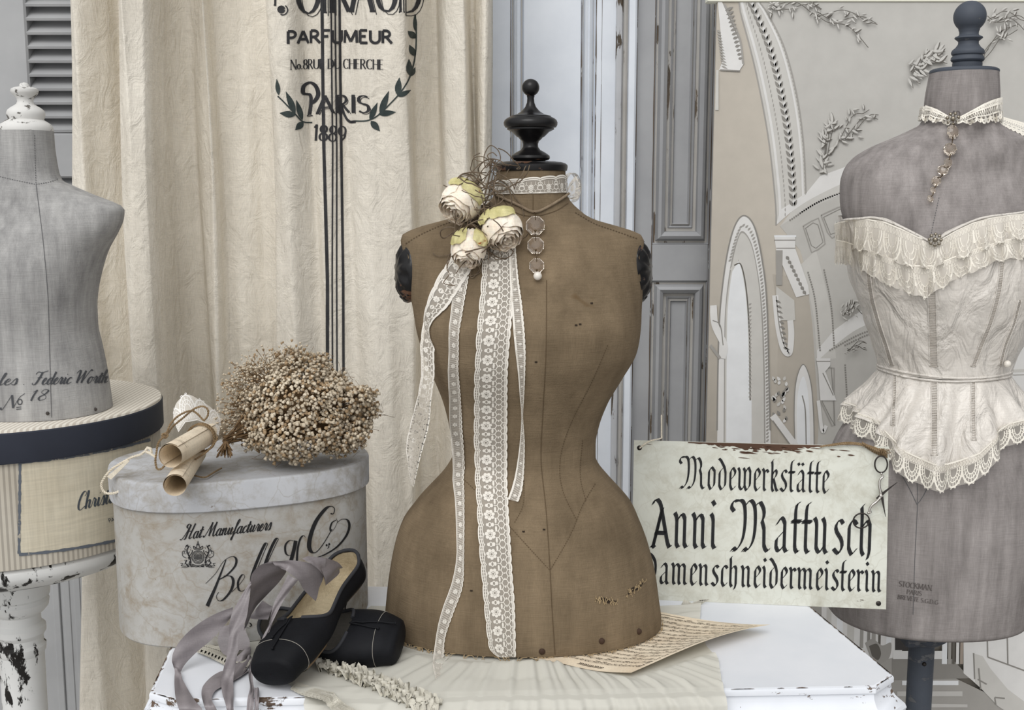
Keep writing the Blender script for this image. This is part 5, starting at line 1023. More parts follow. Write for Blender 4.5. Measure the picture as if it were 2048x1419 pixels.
def blossom(mb, p, d, r):
    d = Vector(d).normalized(); u = d.orthogonal().normalized(); w = d.cross(u); m = 0 if rn.random() < .72 else 1; c = p
    rg = [[c+d*(r*h)+(u*math.cos(2*PI*k/6+h)+w*math.sin(2*PI*k/6+h))*(r*q*(1 if k % 2 else .78)) for k in range(6)] for h, q in ((-1.1, .15), (-.5, .75), (.25, 1.0), (.62, .85), (.55, .25))]
    mb.rings(rg, m)
bl_.sort(key=lambda q: -(q[2]/(q[0]-CAM).length)+.0)
front = [q for q in bl_ if q[1].y < -.35][:100]; rest = [q for q in bl_ if q not in front]
for q in front:
    mb = MB(); blossom(mb, *q); mb.build('blossom', [M_BLOS, M_BLOS2], t, sharp=None)
mb = MB()
for q in rest: blossom(mb, *q)
mb.build('blossoms', [M_BLOS, M_BLOS2], t, sharp=None, kind='stuff')
for k in range(1500):
    p, d, r = bl_[rn.randrange(len(bl_))]; s0 = rn.uniform(.35, .8); a = bc+(p-bc)*s0+Vector((rn.uniform(-.012, .012), rn.uniform(-.01, .01), rn.uniform(-.01, .01)))
    if a.z < LZ+.002: a.z = LZ+.002
    stems.tube([a, (a+p)/2+Vector((rn.uniform(-.003, .003),)*3), p], .00038, 3, caps=False)
for k in range(160):
    d = dirn(); s = lump(d)*rn.uniform(1.0, 1.16); p = bc+Vector((d.x*ex[0]*s, d.y*ex[1]*s, d.z*ex[2]*s)); 
    if p.z > LZ+.003: q = p+Vector((rn.uniform(-.014, .014), rn.uniform(-.008, .004), rn.uniform(-.010, .014))); q.z = max(q.z, LZ+.002); stems.tube([bc+(p-bc)*.85, p, q], .0003, 3, caps=False)
for k in range(60): p = bc+Vector((rn.uniform(-.06, .06), rn.uniform(-.05, .05), rn.uniform(-.04, .05))); stems.tube([bind+Vector((rn.uniform(-.006, .006), rn.uniform(-.006, .006), rn.uniform(-.006, .006))), (bind+p)/2, p], .0007, 4)
for k in range(46): e = P(443+rn.uniform(-10, 22), 905+rn.uniform(-12, 10), 1.585+rn.uniform(-.02, .02)); e.z = max(e.z, LZ+.002); stems.tube([bind+Vector((.02, 0, 0)), bind, e], .0009, 4)
stems.build('stems', M_STEM, t, sharp=None, kind='stuff')
core = MB().ball(bc, 1, nu=28, nv=16, sc=(ex[0]*.55, ex[1]*.55, ex[2]*.55)); core.build('stem_core', M_STEM, t, sharp=None)
# ---------------------------------------------------------------- gauze cloth over the table
M_GAUZE = sheer('ivory_gauze', (208, 206, 196), .86); M_GAUZE2 = fabric('ivory_crochet', (186, 182, 168), (218, 214, 202), 60, (80, 80, 80), 900, .3)
t = thing('gauze_cloth', T(1000, 1350), 'crinkled ivory gauze cloth with ruffles under the tan form, hanging over the table front', 'cloth')
rowsC = [(1213, 742, 1402), (1240, 700, 1400), (1264, 640, 1405), (1292, 402, 1412), (1318, 455, 1436), (1345, 520, 1440), (1368, 575, 1444)]
path = []
for py, l, r in rowsC:
    a, b_ = T(l, py), T(r, py); path.append((a, b_, 0))
def frontY(x_): a, b_ = TP[0], TP[1]; return a.y+(b_.y-a.y)*(x_-a.x)/(b_.x-a.x)
edge_l, edge_r = T(610, 1396).x, T(1446, 1376).x
for d_, z_ in ((.004, .0), (-.010, -.001), (-.019, -.008), (-.0225, -.03), (-.0235, -.06), (-.025, -.11)):
    sh = -z_*.55; path.append((Vector((edge_l+sh, frontY(edge_l)+d_, TZ+z_)), Vector((edge_r+.0+(-z_)*.05, frontY(edge_r)+d_, TZ+z_)), 1))
rn = random.Random(5); NC = 330
ctr = (BU.fs[0](BU.z0), BUY)
SQ = None
def insheet(p, m=.012):
    global SQ
    if SQ is None: SQ = [T(1050, 1316), T(1262, 1357), T(1540, 1268), T(1290, 1221)]
    d = 9
    for k in range(4):
        a, b_ = SQ[k], SQ[(k+1) % 4]; e = Vector((b_.x-a.x, b_.y-a.y)).normalized(); d = min(d, e.x*(p.y-a.y)-e.y*(p.x-a.x))
    return max(0, min(1, (d+m)/m))
def gpt(i, s):
    i = min(max(i, 0), len(path)-1.0001); k = int(i); f = i-k; a = path[k][0].lerp(path[k+1][0], f); b_ = path[k][1].lerp(path[k+1][1], f); hang = path[k][2]*(1-f)+path[k+1][2]*f
    p = a.lerp(b_, s); q = p.x*60
    ang = math.atan2(p.x-.02-(1.64-p.y)*.25, 1.66-p.y)
    w = math.sin(ang*55+2*math.sin(q*.13))*.5+math.sin(ang*97+q*.2)*.35+math.sin(q*1.1+i)*.25+math.sin(ang*151+i*.6)*.2
    e = ((p.x-ctr[0])/.215)**2+((p.y-ctr[1])/.150)**2; flat = min(1, max(0, (e-1.02)*4)); 
    shoe = 1-.9*max(0, min(1, (-.13-p.x)/.06)) if hang < .3 else 1
    bulge = .012*math.exp(-((p.x-.02)/.06)**2)*max(0, min(1, (e-1.02)*5))*max(0, 1-(e-1)/.9) if hang < .5 else 0
    h = (w*.5+.55)*.0065*flat*shoe+bulge; h = max(h, 0)*(1-.95*insheet(p))
    if hang >= .999: return Vector((p.x, p.y-.004-(w+1)*.0032, p.z))
    return Vector((p.x, p.y-hang*(w+1)*.0032, p.z+.0012+h*(1-hang*.6)))
ii = np.unique(np.r_[np.linspace(0, 6, 60), np.linspace(6, 8, 16), np.linspace(8, len(path)-1, 26)])
gz = MB().grid([[gpt(i, s) for s in np.linspace(0, 1, NC)] for i in ii]); gauze = gz.build('gauze', M_GAUZE, t, sharp=180); GZB = gz.bvh()
zcast = lambda u, v: cast(GZB, u, v, .002)
def tpt(px, py, up=.0035):
    q = T(px, py, up)
    return q if q.y > frontY(q.x)-.004 else P(px, py, frontY(q.x)-.030)
def tband(ed, n=10):
    V2 = lambda l: [Vector(tuple(v)) for v in cr(l, n)]
    return Band(V2([tpt(a, b) for a, b, c, d in ed]), V2([tpt(c, d) for a, b, c, d in ed]))
def cband(ed, bv, off, n=10, Y=1.45):
    return band_px(ed, bv, Y, off, n)
lace(tband([(404, 1286, 392, 1304), (424, 1289, 412, 1312), (450, 1296, 436, 1324), (478, 1304, 456, 1334), (510, 1316, 484, 1344)]), 'crochet', .014, mats=[M_GAUZE2, M_GAUZE2], name='lace_trim', parent=t, thick=1.1)
lace(tband([(592, 1362, 580, 1378), (620, 1372, 604, 1390), (648, 1380, 636, 1398), (668, 1384, 650, 1404), (676, 1396, 656, 1412), (700, 1412, 672, 1425), (730, 1428, 700, 1440)]), 'crochet', .014, mats=[M_GAUZE2, M_GAUZE2], name='lace_trim', parent=t, thick=1.1)
lace(cband([(1368, 1197, 1352, 1232), (1385, 1205, 1372, 1238), (1400, 1198, 1384, 1226), (1420, 1197, 1396, 1212)], None, .004, Y=1.715), 'crochet', .016, mats=[M_GAUZE2, M_GAUZE2], name='lace_trim', parent=t, thick=1.1)
def ruffle(pts, wpx, seed, name):
    r = random.Random(seed); q = resamp(cr(pts, 10), 2.2); g = []; ph = [r.uniform(0, 6) for _ in range(8)]
    for i, (u, v) in enumerate(q):
        a = q[max(i-1, 0)]; b_ = q[min(i+1, len(q)-1)]; d = (b_-a)/(np.linalg.norm(b_-a)+1e-9); n_ = np.array((-d[1], d[0])); row = []
        for j in range(9):
            s = -1+j/4; x_ = i*2.2; sh = 5.5*math.sin(x_*.33+ph[0]+s*1.8)*abs(s)+3.5*math.sin(x_*.57+ph[1]-s*2)
            p = zcast(u+n_[0]*s*wpx/2+d[0]*sh, v+n_[1]*s*wpx/2*.8+d[1]*sh)
            if p is None: p = P(u, v, 1.36)
            p = p+Vector((0, -.002, 1)).normalized()*(.0035+.0045*math.sin(x_*.42+ph[2]+s*2.5)+.003*math.sin(x_*.9+ph[3]+s*5))
            if p.z < TZ-.012: p.y -= .004+.003*math.sin(x_*.42+s*3)
            row.append(p)
        g.append(row)
    return MB().grid(g).build(name, M_GAUZE2, t, sharp=180)
ruffle([(636, 1330), (672, 1340), (710, 1352), (752, 1366), (800, 1386), (850, 1404), (880, 1418)], 30, 2, 'ruffle'); ruffle([(655, 1335), (700, 1355), (745, 1372), (790, 1394), (830, 1412), (850, 1422)], 22, 6, 'ruffle')

# ---------------------------------------------------------------- sheet music
def sm_pt(s, q):   # s 0 left .. 1 right edge, q 0 near .. 1 far
    near = np.array((1058, 1320))*(1-s)+np.array((1262, 1357))*s; far = np.array((1290, 1221))*(1-s)+np.array((1540, 1268))*s
    p = near*(1-q)+far*q; h = .0008+(max(0, s-.35)/.65)**2*(.012+.012*math.sin(PI*q))*(.4+.6*q)+.0014*math.sin(s*7)*(1-q)
    return T(p[0], p[1]-(4*math.sin(PI*q)*0), 0)+Vector((0, 0, h+.0022))
t = thing('sheet_music', sm_pt(.5, .5), 'old yellowed sheet of music with a curled corner lying under the tan form', 'sheet music')
g = [[sm_pt(s, q) for q in np.linspace(0, 1, 40)] for s in np.linspace(0, 1, 40)]
pm_ = MB().grid(g); paper = pm_.build('paper', M_PAPER, t, sharp=180)
def sf(s, q): return sm_pt(s, q)+Vector((0, 0, .0006))
mb = MB(); rn = random.Random(8)
for k in range(15):
    q = .10+k*.058
    for j in range(5): strip(mb, [(s, q+j*.0058) for s in np.linspace(.06, .93, 24)], .0004, sf)
    s = .07
    while s < .92:
        n_ = rn.choice((2, 3, 4)); y_ = q+rn.uniform(.0, .022)
        for m_ in range(n_): 
            qq = y_+rn.uniform(-.008, .008); strip(mb, [(s-.004, qq), (s, qq+.002), (s+.004, qq)], .0024, sf); strip(mb, [(s+.004, qq), (s+.004, qq+.016)], .0008, sf); s += .014
        if rn.random() < .6: strip(mb, [(s-.014*n_+.004, y_+.016), (s-.010, y_+.017)], .002, sf)
        s += rn.uniform(.006, .022)
    strip(mb, [(.935, q-.004), (.955, q+.0), (.948, q+.02), (.962, q+.026), (.94, q+.03)], .0035, sf)
strip(mb, [(.1, .965), (.35, .965)], .002, sf); strip(mb, [(.45, .965), (.9, .965)], .002, sf)
for a, q in ((.42, .055), (.47, .052), (.52, .05), (.57, .052), (.62, .05)):
    for k in range(3): strip(mb, cr([(a+k*.015, q-.015), (a+.012+k*.015, q), (a+k*.015, q+.012)], 4), .0028, sf)
mb.build('music_print', M_FINEINK, t, sharp=None)

# ---------------------------------------------------------------- pointe shoes
M_SATIN = fabric('black_satin', (15, 16, 19), (25, 26, 30), 14, (20, 20, 20), 1400, .25, .62); M_LIN = fabric('cream_canvas_lining', (152, 138, 112), (194, 180, 152), 18, (30, 30, 30), 900, .4, wr=.35)
M_GLIN = fabric('grey_lining', (112, 108, 102), (140, 136, 128), 18, (30, 30, 30), 900, .4); M_BIND = plain('charcoal_binding', (46, 47, 51), .8); M_SEAM = plain('pale_pleat_thread', (150, 146, 138), .7); M_SOLE = plain('tan_leather_sole', (120, 98, 72), .7)
def slerp(xs, ys): return pchip(xs, ys)
def shoe(label, toe, heel, up, lin_mat, mirror=1, ws=1.22, hs=1.1):
    toe, heel = Vector(toe), Vector(heel); ax = (toe-heel); L = ax.length; ax.normalize(); up = Vector(up); up = (up-ax*up.dot(ax)).normalized(); lat = up.cross(ax)*mirror
    wf = pchip([0, .012, .05, .12, .3, .5, .68, .82, .93, 1.0], [.004, .013, .022, .027, .027, .031, .037, .0365, .032, .0285]); hf = pchip([0, .05, .2, .4, .55, .68, .8, .92, 1], [.052, .051, .046, .042, .043, .046, .048, .046, .040]); sf_ = pchip([0, .1, .35, .6, .8, 1], [.006, .003, .007, .001, .0, .002])
    def alpha(s): # where the topline is
        if s < .03: return 2.05
        if s < .52: return 1.90+.15*max(0, (.14-s)/.12)
        if s < .68: return 1.90+(PI-1.90)*(1-math.sqrt(max(0, 1-((s-.52)/.16)**2)))
        return PI
    def sec(s, q, off=0):
        w_, h_, z0 = wf(s)*ws-off, hf(s)*hs, sf_(s); a = alpha(s)*q; n = 2.5
        c, d = math.sin(a), -math.cos(a); y = w_*math.copysign(abs(c)**(2/n), c); z = z0+off+(h_-off*2)/2*(1+math.copysign(abs(d)**(2/n), d))
        return heel+ax*(s*L)+lat*y+up*z
    t = thing('pointe_shoe', (heel+toe)/2-up*.0, label, 'ballet shoe', 'black pointe shoes by the oval hat box')
    ss = sorted(set(list(np.linspace(0, .06, 8))+list(np.linspace(.06, .50, 26))+list(np.linspace(.50, .70, 36))+list(np.linspace(.70, 1, 22)))); qs = np.linspace(-1, 1, 49)
    mb = MB().grid([[sec(s, q) for q in qs] for s in ss]); e = [sec(1.0, q) for q in qs[:-1]]; c = sum(e, Vector())/len(e)
    rings = [e]+[[c+(p-c)*k+ax*o for p in e] for k, o in ((.93, .004), (.8, .0062), (.4, .007), (.02, .007))]; mb.grid(rings, cv=True)
    e0 = [sec(0, q) for q in qs]; mb.grid([e0, [heel+up*(p-heel).dot(up)-ax*.0015 for p in e0]]); up_ = mb.build('upper', M_SATIN, t, sharp=50); SB = mb.bvh()
    MB().grid([[sec(.004, q*.97, .0022)-ax*.0+lat*0 if True else None for q in qs]]+[[sec(s, q*(.965 if s < .69 else 1), .0022) for q in qs] for s in ss if .004 < s < .985]).grid([[sec(.006, q*.97, .0024) for q in qs], [heel+ax*(.006*L)+up*(sec(.006, q*.97, .0024)-heel).dot(up) for q in qs]]).build('lining', lin_mat, t, sharp=60)
    MB().grid([[sec(s, q*.36, .0032)+up*.001 for q in np.linspace(-1, 1, 13)] for s in np.linspace(.03, .8, 30)]).build('insole', lin_mat, t, sharp=60)
    rim = [sec(s, -1) for s in ss if s <= .68]; rim2 = [sec(s, 1) for s in ss if s <= .68]; rl = rim[::-1]+rim2
    MB().tube(resamp(rl, .003), .0026, 8).build('binding', M_BIND, t, sharp=60)
    MB().grid([[sec(s, q*.30)-up*.0022*(1 if abs(q) < .99 else 0) for q in np.linspace(-1, 1, 13)] for s in np.linspace(.05, .9, 30)]).build('sole', M_SOLE, t, sharp=40)
    mb = MB(); s0 = .905; mb.tube([sec(s0-.025*abs(q)**2, q)+(sec(s0, q)-(heel+ax*s0*L+up*hf(s0)*hs/2)).normalized()*.0006 for q in np.linspace(-.98, .98, 60)], .0004, 5); mb.build('toe_seam', M_SEAM, t, sharp=None, label='pale stitched seam across the toe')
    th = sec(.68, 1); N = lambda p: hugp(SB, p, .0016)
    for e_, ln in ((-.5, .034), (.55, .055)):
        pts = [th+up*.003, th+up*.004+ax*.008+lat*.004*e_]; 
        for k in range(1, 7): pts.append(N(th+ax*(.008+ln*k/6)+lat*(.012*e_*k/3-.004*e_*k*k/12)+up*.001))
        mb = MB().tube(cr(pts, 5), .0011, 6); mb.ball(pts[-1], .0022, nu=7, nv=5); mb.build('drawstring', M_SATIN, t, sharp=None)
    return t, sec
toe1 = T(560, 1384)+Vector((0, .008, .006)); heel1 = P(702, 1150, 1.60)+Vector((0.012, 0.01, -.008))
sh1, sec1 = shoe('black pointe shoe leaning upright on the oval hat box with grey ribbons', toe1, heel1, (-.50, -.80, .42), M_LIN)
toe2 = T(795, 1322)+Vector((0, 0.012, .006)); heel2 = Vector((-.345, 1.548, TZ+.004))
sh2, sec2 = shoe('black pointe shoe lying on its side behind the upright one, toe to the right', toe2, heel2, (.05, -.42, .9), M_GLIN)
# satin ribbons, each a two-edged strip with its own distance
M_RIB = fabric('mauve_grey_satin', (112, 106, 108), (150, 143, 145), 10, (8, 8, 8), 1200, .15, .42); M_RIB.node_tree.nodes['Principled BSDF'].inputs['Specular IOR Level'].default_value = .5
def rpt(x_, y_, Y):
    px, py = 340+x_/4.314, 1090+y_/4.314; p = P(px, py, Y)
    if p.z < TZ+.0035 and p.y > frontY(p.x)-.02:
        q = PZ(px, py, TZ+.0035)
        p = q if q.y > frontY(q.x)-.021 else P(px, py, frontY(q.x)-.0225)
    return p
def satin(rows_, seed=0):
    A = cr([rpt(r[0], r[1], r[4]) for r in rows_], 10); B = cr([rpt(r[2], r[3], r[5] if len(r) > 5 else r[4]) for r in rows_], 10)
    V2 = [(Vector(tuple(a)), Vector(tuple(b))) for a, b in zip(A, B)]; g = []
    for i, (a, b) in enumerate(V2):
        t0 = V2[min(i+1, len(V2)-1)][0]-V2[max(i-1, 0)][0]; n_ = t0.cross(b-a); n_ = n_.normalized() if n_.length > 1e-9 else Vector((0, -1, 0))
        g.append([a.lerp(b, s)+n_*(.0022*math.sin(PI*s)*math.sin(i*.13+seed)+.0008*math.sin(9*s+i*.2+seed)) for s in np.linspace(0, 1, 9)])
    return MB().grid(g).build('ribbon', M_RIB, sh1, sharp=180, label='mauve grey satin ribbon')
satin([(1330, 250, 1255, 480, 1.50), (1290, 190, 1160, 390, 1.49), (1200, 155, 1105, 300, 1.48), (1060, 130, 1010, 222, 1.475), (960, 132, 985, 215, 1.48), (870, 140, 960, 200, 1.485)])
satin([(870, 138, 960, 150, 1.485, 1.487), (780, 165, 1005, 220, 1.485, 1.51), (715, 240, 960, 290, 1.485, 1.52), (692, 330, 870, 390, 1.482, 1.52), (686, 430, 800, 470, 1.475, 1.515), (672, 540, 735, 540, 1.468, 1.50), (655, 640, 690, 610, 1.462, 1.49), (630, 740, 655, 690, 1.458, 1.48)])
satin([(693, 310, 700, 345, 1.478), (620, 430, 690, 400, 1.47), (552, 540, 680, 510, 1.46), (520, 640, 655, 640, 1.452), (510, 740, 590, 780, 1.445), (500, 860, 585, 890, 1.44), (488, 960, 570, 1010, 1.435), (460, 1070, 552, 1100, 1.43), (442, 1160, 545, 1190, 1.42), (450, 1270, 548, 1290, 1.40), (480, 1380, 548, 1390, 1.38), (500, 1460, 550, 1460, 1.37)], 1)
satin([(545, 530, 530, 620, 1.49), (430, 575, 440, 725, 1.485), (300, 640, 350, 820, 1.48), (180, 725, 250, 905, 1.475), (90, 820, 160, 990, 1.47), (30, 920, 115, 1045, 1.465), (15, 1000, 100, 1080, 1.46), (32, 1045, 92, 1088, 1.455)], 2)
satin([(34, 1045, 90, 1085, 1.452), (38, 1110, 115, 1170, 1.445), (38, 1200, 160, 1250, 1.43), (46, 1300, 225, 1345, 1.40), (70, 1390, 275, 1410, 1.38), (90, 1460, 300, 1460, 1.37)], 3)
satin([(620, 1010, 690, 1080, 1.49), (560, 1060, 600, 1140, 1.48), (440, 1090, 500, 1190, 1.47), (345, 1140, 410, 1240, 1.455), (285, 1210, 370, 1290, 1.44), (272, 1290, 362, 1330, 1.42), (290, 1370, 385, 1380, 1.39), (320, 1460, 430, 1460, 1.37)], 4)
satin([(440, 700, 640, 660, 1.53), (415, 800, 655, 740, 1.525), (430, 890, 690, 850, 1.515), (475, 945, 640, 900, 1.505), (560, 960, 600, 900, 1.50)], 5)
satin([(560, 1000, 575, 960, 1.50), (620, 1000, 640, 900, 1.50), (690, 960, 700, 880, 1.505), (700, 1000, 650, 990, 1.50), (640, 1090, 590, 1010, 1.49), (540, 1170, 545, 1050, 1.48)], 6)
satin([(1020, 250, 1105, 300, 1.478), (960, 370, 1020, 410, 1.474), (905, 480, 955, 520, 1.468), (868, 600, 900, 630, 1.46), (850, 680, 868, 720, 1.452), (800, 790, 830, 810, 1.445), (740, 920, 775, 930, 1.435), (688, 1020, 725, 1040, 1.425), (682, 1110, 712, 1150, 1.415), (690, 1210, 724, 1260, 1.40), (672, 1320, 722, 1340, 1.385), (655, 1460, 720, 1460, 1.37)], 7)
satin([(725, 1230, 772, 1245, 1.40), (728, 1330, 768, 1340, 1.385), (722, 1460, 765, 1460, 1.37)], 8)
satin([(1165, 300, 1300, 210, 1.50), (1120, 130, 1420, 200, 1.51), (1180, 95, 1440, 330, 1.53)], 9) if False else None
s2 = lambda x_, y_: ((480+x_/4.434-340)*4.314, (1080+y_/4.434-1090)*4.314)
def sat2(l): satin([(*s2(a, b), *s2(c, d), Y) for a, b, c, d, Y in l], 10)
sat2([(550, 165, 640, 215, 1.475), (600, 142, 690, 250, 1.48), (680, 150, 740, 320, 1.485), (760, 160, 755, 410, 1.492)]); sat2([(690, 145, 760, 400, 1.488), (790, 165, 800, 370, 1.505), (870, 195, 850, 320, 1.525), (910, 240, 880, 290, 1.54)])
sat2([(200, 530, 80, 690, 1.50), (260, 570, 130, 700, 1.50), (290, 590, 250, 700, 1.50)])
# ---------------------------------------------------------------- painted sign with scissors
M_SIGN = chippy('cream_sign_paint', (220, 221, 211), (202, 204, 194), (120, 104, 86), th=.755, sc=(10, 40, 40), rough=.55, bst=.3, grime=(184, 182, 168)); M_BARE = chippy('bare_brown_wood', (92, 66, 50), (70, 50, 38), (150, 130, 110), th=.66, sc=(10, 60, 60), rough=.8)
M_SLETTER = plain('black_sign_paint', (24, 25, 28), .6); M_IRON = plain('dark_iron', (58, 54, 52), .35, .8); M_STEEL = plain('polished_steel', (190, 186, 180), .22, 1.0)
bl_, br_ = T(1262, 1197), PZ(1772, 1218, TZ+.0005); tl_, tr_ = P(1268, 880, bl_.y+.040), P(1778, 893, br_.y+.040)
sn_ = (br_-bl_).cross(tl_-bl_).normalized(); sn_ = -sn_ if sn_.y > 0 else sn_
t = thing('shop_sign', (bl_+br_)/2, 'cream painted wooden tailor shop sign with black lettering standing behind the table top', 'sign')
def sq_(s, q, o=0): a = bl_.lerp(br_, s); b = tl_.lerp(tr_, s); return a.lerp(b, q)+sn_*o
mb = MB(); N = 60
fr_ = [[sq_(s, q, .0) for s in np.linspace(0, 1, N)] for q in np.linspace(0, 1, 24)]; mb.grid(fr_)
rim = [sq_(s, 0) for s in np.linspace(0, 1, N)]+[sq_(1, q) for q in np.linspace(0, 1, 24)]+[sq_(s, 1) for s in np.linspace(1, 0, N)]+[sq_(0, q) for q in np.linspace(1, 0, 24)]
mb.grid([rim, [p-sn_*.006 for p in rim]], cv=True); mb.add([tuple(q-sn_*.006) for q in (bl_, br_, tr_, tl_)], [(3, 2, 1, 0)])
sboard = mb.build('board', M_SIGN, t, sharp=30); SGB = mb.bvh()
def sg(u, v, o=.0006): # point of the photo on the sign's plane
    d = ray(u, v); k = (bl_+sn_*o-CAM).dot(sn_)/d.dot(sn_); return CAM+d*k
mb = MB(); text(mb, 'Modewerkstätte', BL, (1360, 976), (1660, 986), 45, sg, 'nib', 5.6)
text(mb, 'Anni', BL, (1299, 1094), (1437, 1098), 71, sg, 'nib', 8.6); text(mb, 'Mattusch', BL, (1463, 1101), (1752, 1111), 72, sg, 'nib', 8.6)
text(mb, 'Damenschneidermeisterin', BL, (1286, 1166), (1766, 1184), 43, sg, 'nib', 6.2); mb.build('lettering', M_SLETTER, t, sharp=None)
mb = MB(); rn = random.Random(3); up_, lo_ = [], []   # bare wood where the paint has flaked at the top edge
for x_ in range(1376, 1650, 6): y0 = 880.5+(x_-1268)*.0255; up_.append((x_, y0)); lo_.append((x_, y0+2+abs(math.sin((x_-1376)/274*PI))*rn.uniform(3, 15)*(1 if x_ > 1480 else .6)))
g = [[sg(*a, .0004) for a in up_], [sg(*a, .0004) for a in lo_]]; mb.grid(g)
for k in range(60):
    x_ = rn.gauss(1545, 70); y_ = 884+(x_-1268)*.0255+abs(rn.gauss(4, 9)); l = rn.uniform(6, 26); leaf(mb, (x_, y_), (x_+l, y_+l*.1), rn.uniform(1, 3.2), lambda u, v: sg(u, v, .0005))
mb.build('bare_patch', M_BARE, sboard, sharp=None, label='flaked patch of bare brown wood')
for px, py in ((1279, 895), (1757, 1206), (1766, 906)):
    mb = MB(); mb.lathe([(.0042, -.001), (.0038, .0008), (.002, .0016), (.0001, .0017)], sg(px, py, 0), 14, axis=sn_); mb.build('nail', M_IRON, t)
tw = thing('sign_twine', sg(1750, 893, .003), 'rough jute twine tied along the top right edge of the shop sign', 'twine')
up3 = lambda l, o: [sg(a, b, o)+Vector((0, 0, 0)) for a, b in l]
mb = MB(); twisted(mb, [sg(a, b, .004) for a, b in ((1640, 893), (1662, 889), (1690, 885), (1715, 886), (1738, 891), (1756, 898), (1766, 908))], .0016); mb.build('strand', M_TWINE, tw)
mb = MB(); twisted(mb, [sg(a, b, .006) for a, b in ((1655, 891), (1690, 887.5), (1720, 889), (1745, 897), (1760, 904))], .0014); mb.build('strand', M_TWINE, tw)
mb = MB()
for k in range(11): s = k/10; x_ = 1728+42*s; y_ = 889+16*s+3*math.sin(s*3); mb.tube([sg(x_-3, y_-5-s*3, .002), sg(x_+1, y_, .010), sg(x_+4, y_+5+s*4, .002)], .0013, 5)
for k in range(26): x_, y_ = 1762+rn.uniform(-5, 5), 902+rn.uniform(-5, 6); mb.tube([sg(x_, y_, .006), sg(x_+rn.uniform(2, 10), y_+rn.uniform(-6, 5), rn.uniform(.004, .012)), sg(x_+rn.uniform(4, 18), y_+rn.uniform(-5, 8), .004)], .0005, 4)
mb.build('binding', M_TWINE, tw)
mb = MB(); twisted(mb, [sg(a, b, .004) for a, b in ((1279, 896), (1290, 887), (1304, 880), (1322, 876))]+[sg(1323, 868, -.03), sg(1323, 830, -.25)], .0011); mb.build('hanging_string', M_WCORD, None, label='thin pale string tied through the top left corner of the shop sign', cat='string')
sc = thing('scissors', sg(1762, 990, .008), 'small old open scissors hanging from twine on the right of the shop sign', 'scissors')
k7 = lambda a, b: (1640+a/5.91, 860+b/5.91)
def sring(cx, cy, rx, ry, rot): 
    q = []
    for k in range(28): a = 2*PI*k/28; x_, y_ = rx*math.cos(a), ry*math.sin(a); q.append(sg(cx+x_*math.cos(rot)-y_*math.sin(rot), cy+x_*math.sin(rot)+y_*math.cos(rot), .009))
    return q
def blade(pts, o, w): # tapered plate
    q = resamp(cr([k7(*p) for p in pts], 6), 1.5); mb = MB(); F_ = lambda oo: (lambda u, v: sg(u, v, oo)); hw = lambda x, y, t: w*(1-.88*t)
    a = MB(); strip(a, q, hw, F_(o)); b = MB(); strip(b, q, hw, F_(o-.0014)); n = len(q); mb.v = a.v+b.v
    for fs, of in ((a.f, 0), (b.f, len(a.v))): mb.f += [tuple(i+of for i in f) for f in fs]
    L_ = len(a.v)
    for i in range(n-1):
        for r0 in (0, n): mb.f.append((r0+i, r0+i+1, L_+r0+i+1, L_+r0+i))
    mb.m = [0]*len(mb.f); return mb
for (rg, shank, bl3, o) in ((sring(*k7(722, 402), 12.6, 16.6, 0), [(724, 512), (745, 548), (715, 575), (700, 620), (705, 680), (722, 760)], [(715, 720), (735, 800), (752, 900), (776, 1022)], .009), (sring(*k7(488, 1068), 16.2, 14.6, -.3), [(572, 975), (600, 968), (585, 940), (610, 890), (665, 845), (715, 790)], [(675, 815), (740, 750), (820, 685), (916, 613)], .0105)):
    MB().tube(rg, .0012, 8, closed=True).build('finger_ring', M_IRON, sc, sharp=None)
    mb = MB().tube([sg(*k7(a, b), o) for a, b in cr(shank, 5)], lambda s: .0014+.001*s, 8); mb.ball(sg(*k7(*shank[0]), o), .0022, nu=8, nv=6); mb.build('shank', M_STEEL, sc, sharp=None, label='bright steel shank')
    blade(bl3, o, 3.6).build('blade', M_IRON, sc, sharp=30)
MB().lathe([(.0026, -.001), (.0024, .0008), (.0001, .0014)], sg(*k7(722, 775), .0115), 12, axis=sn_).build('pivot_screw', M_STEEL, sc)

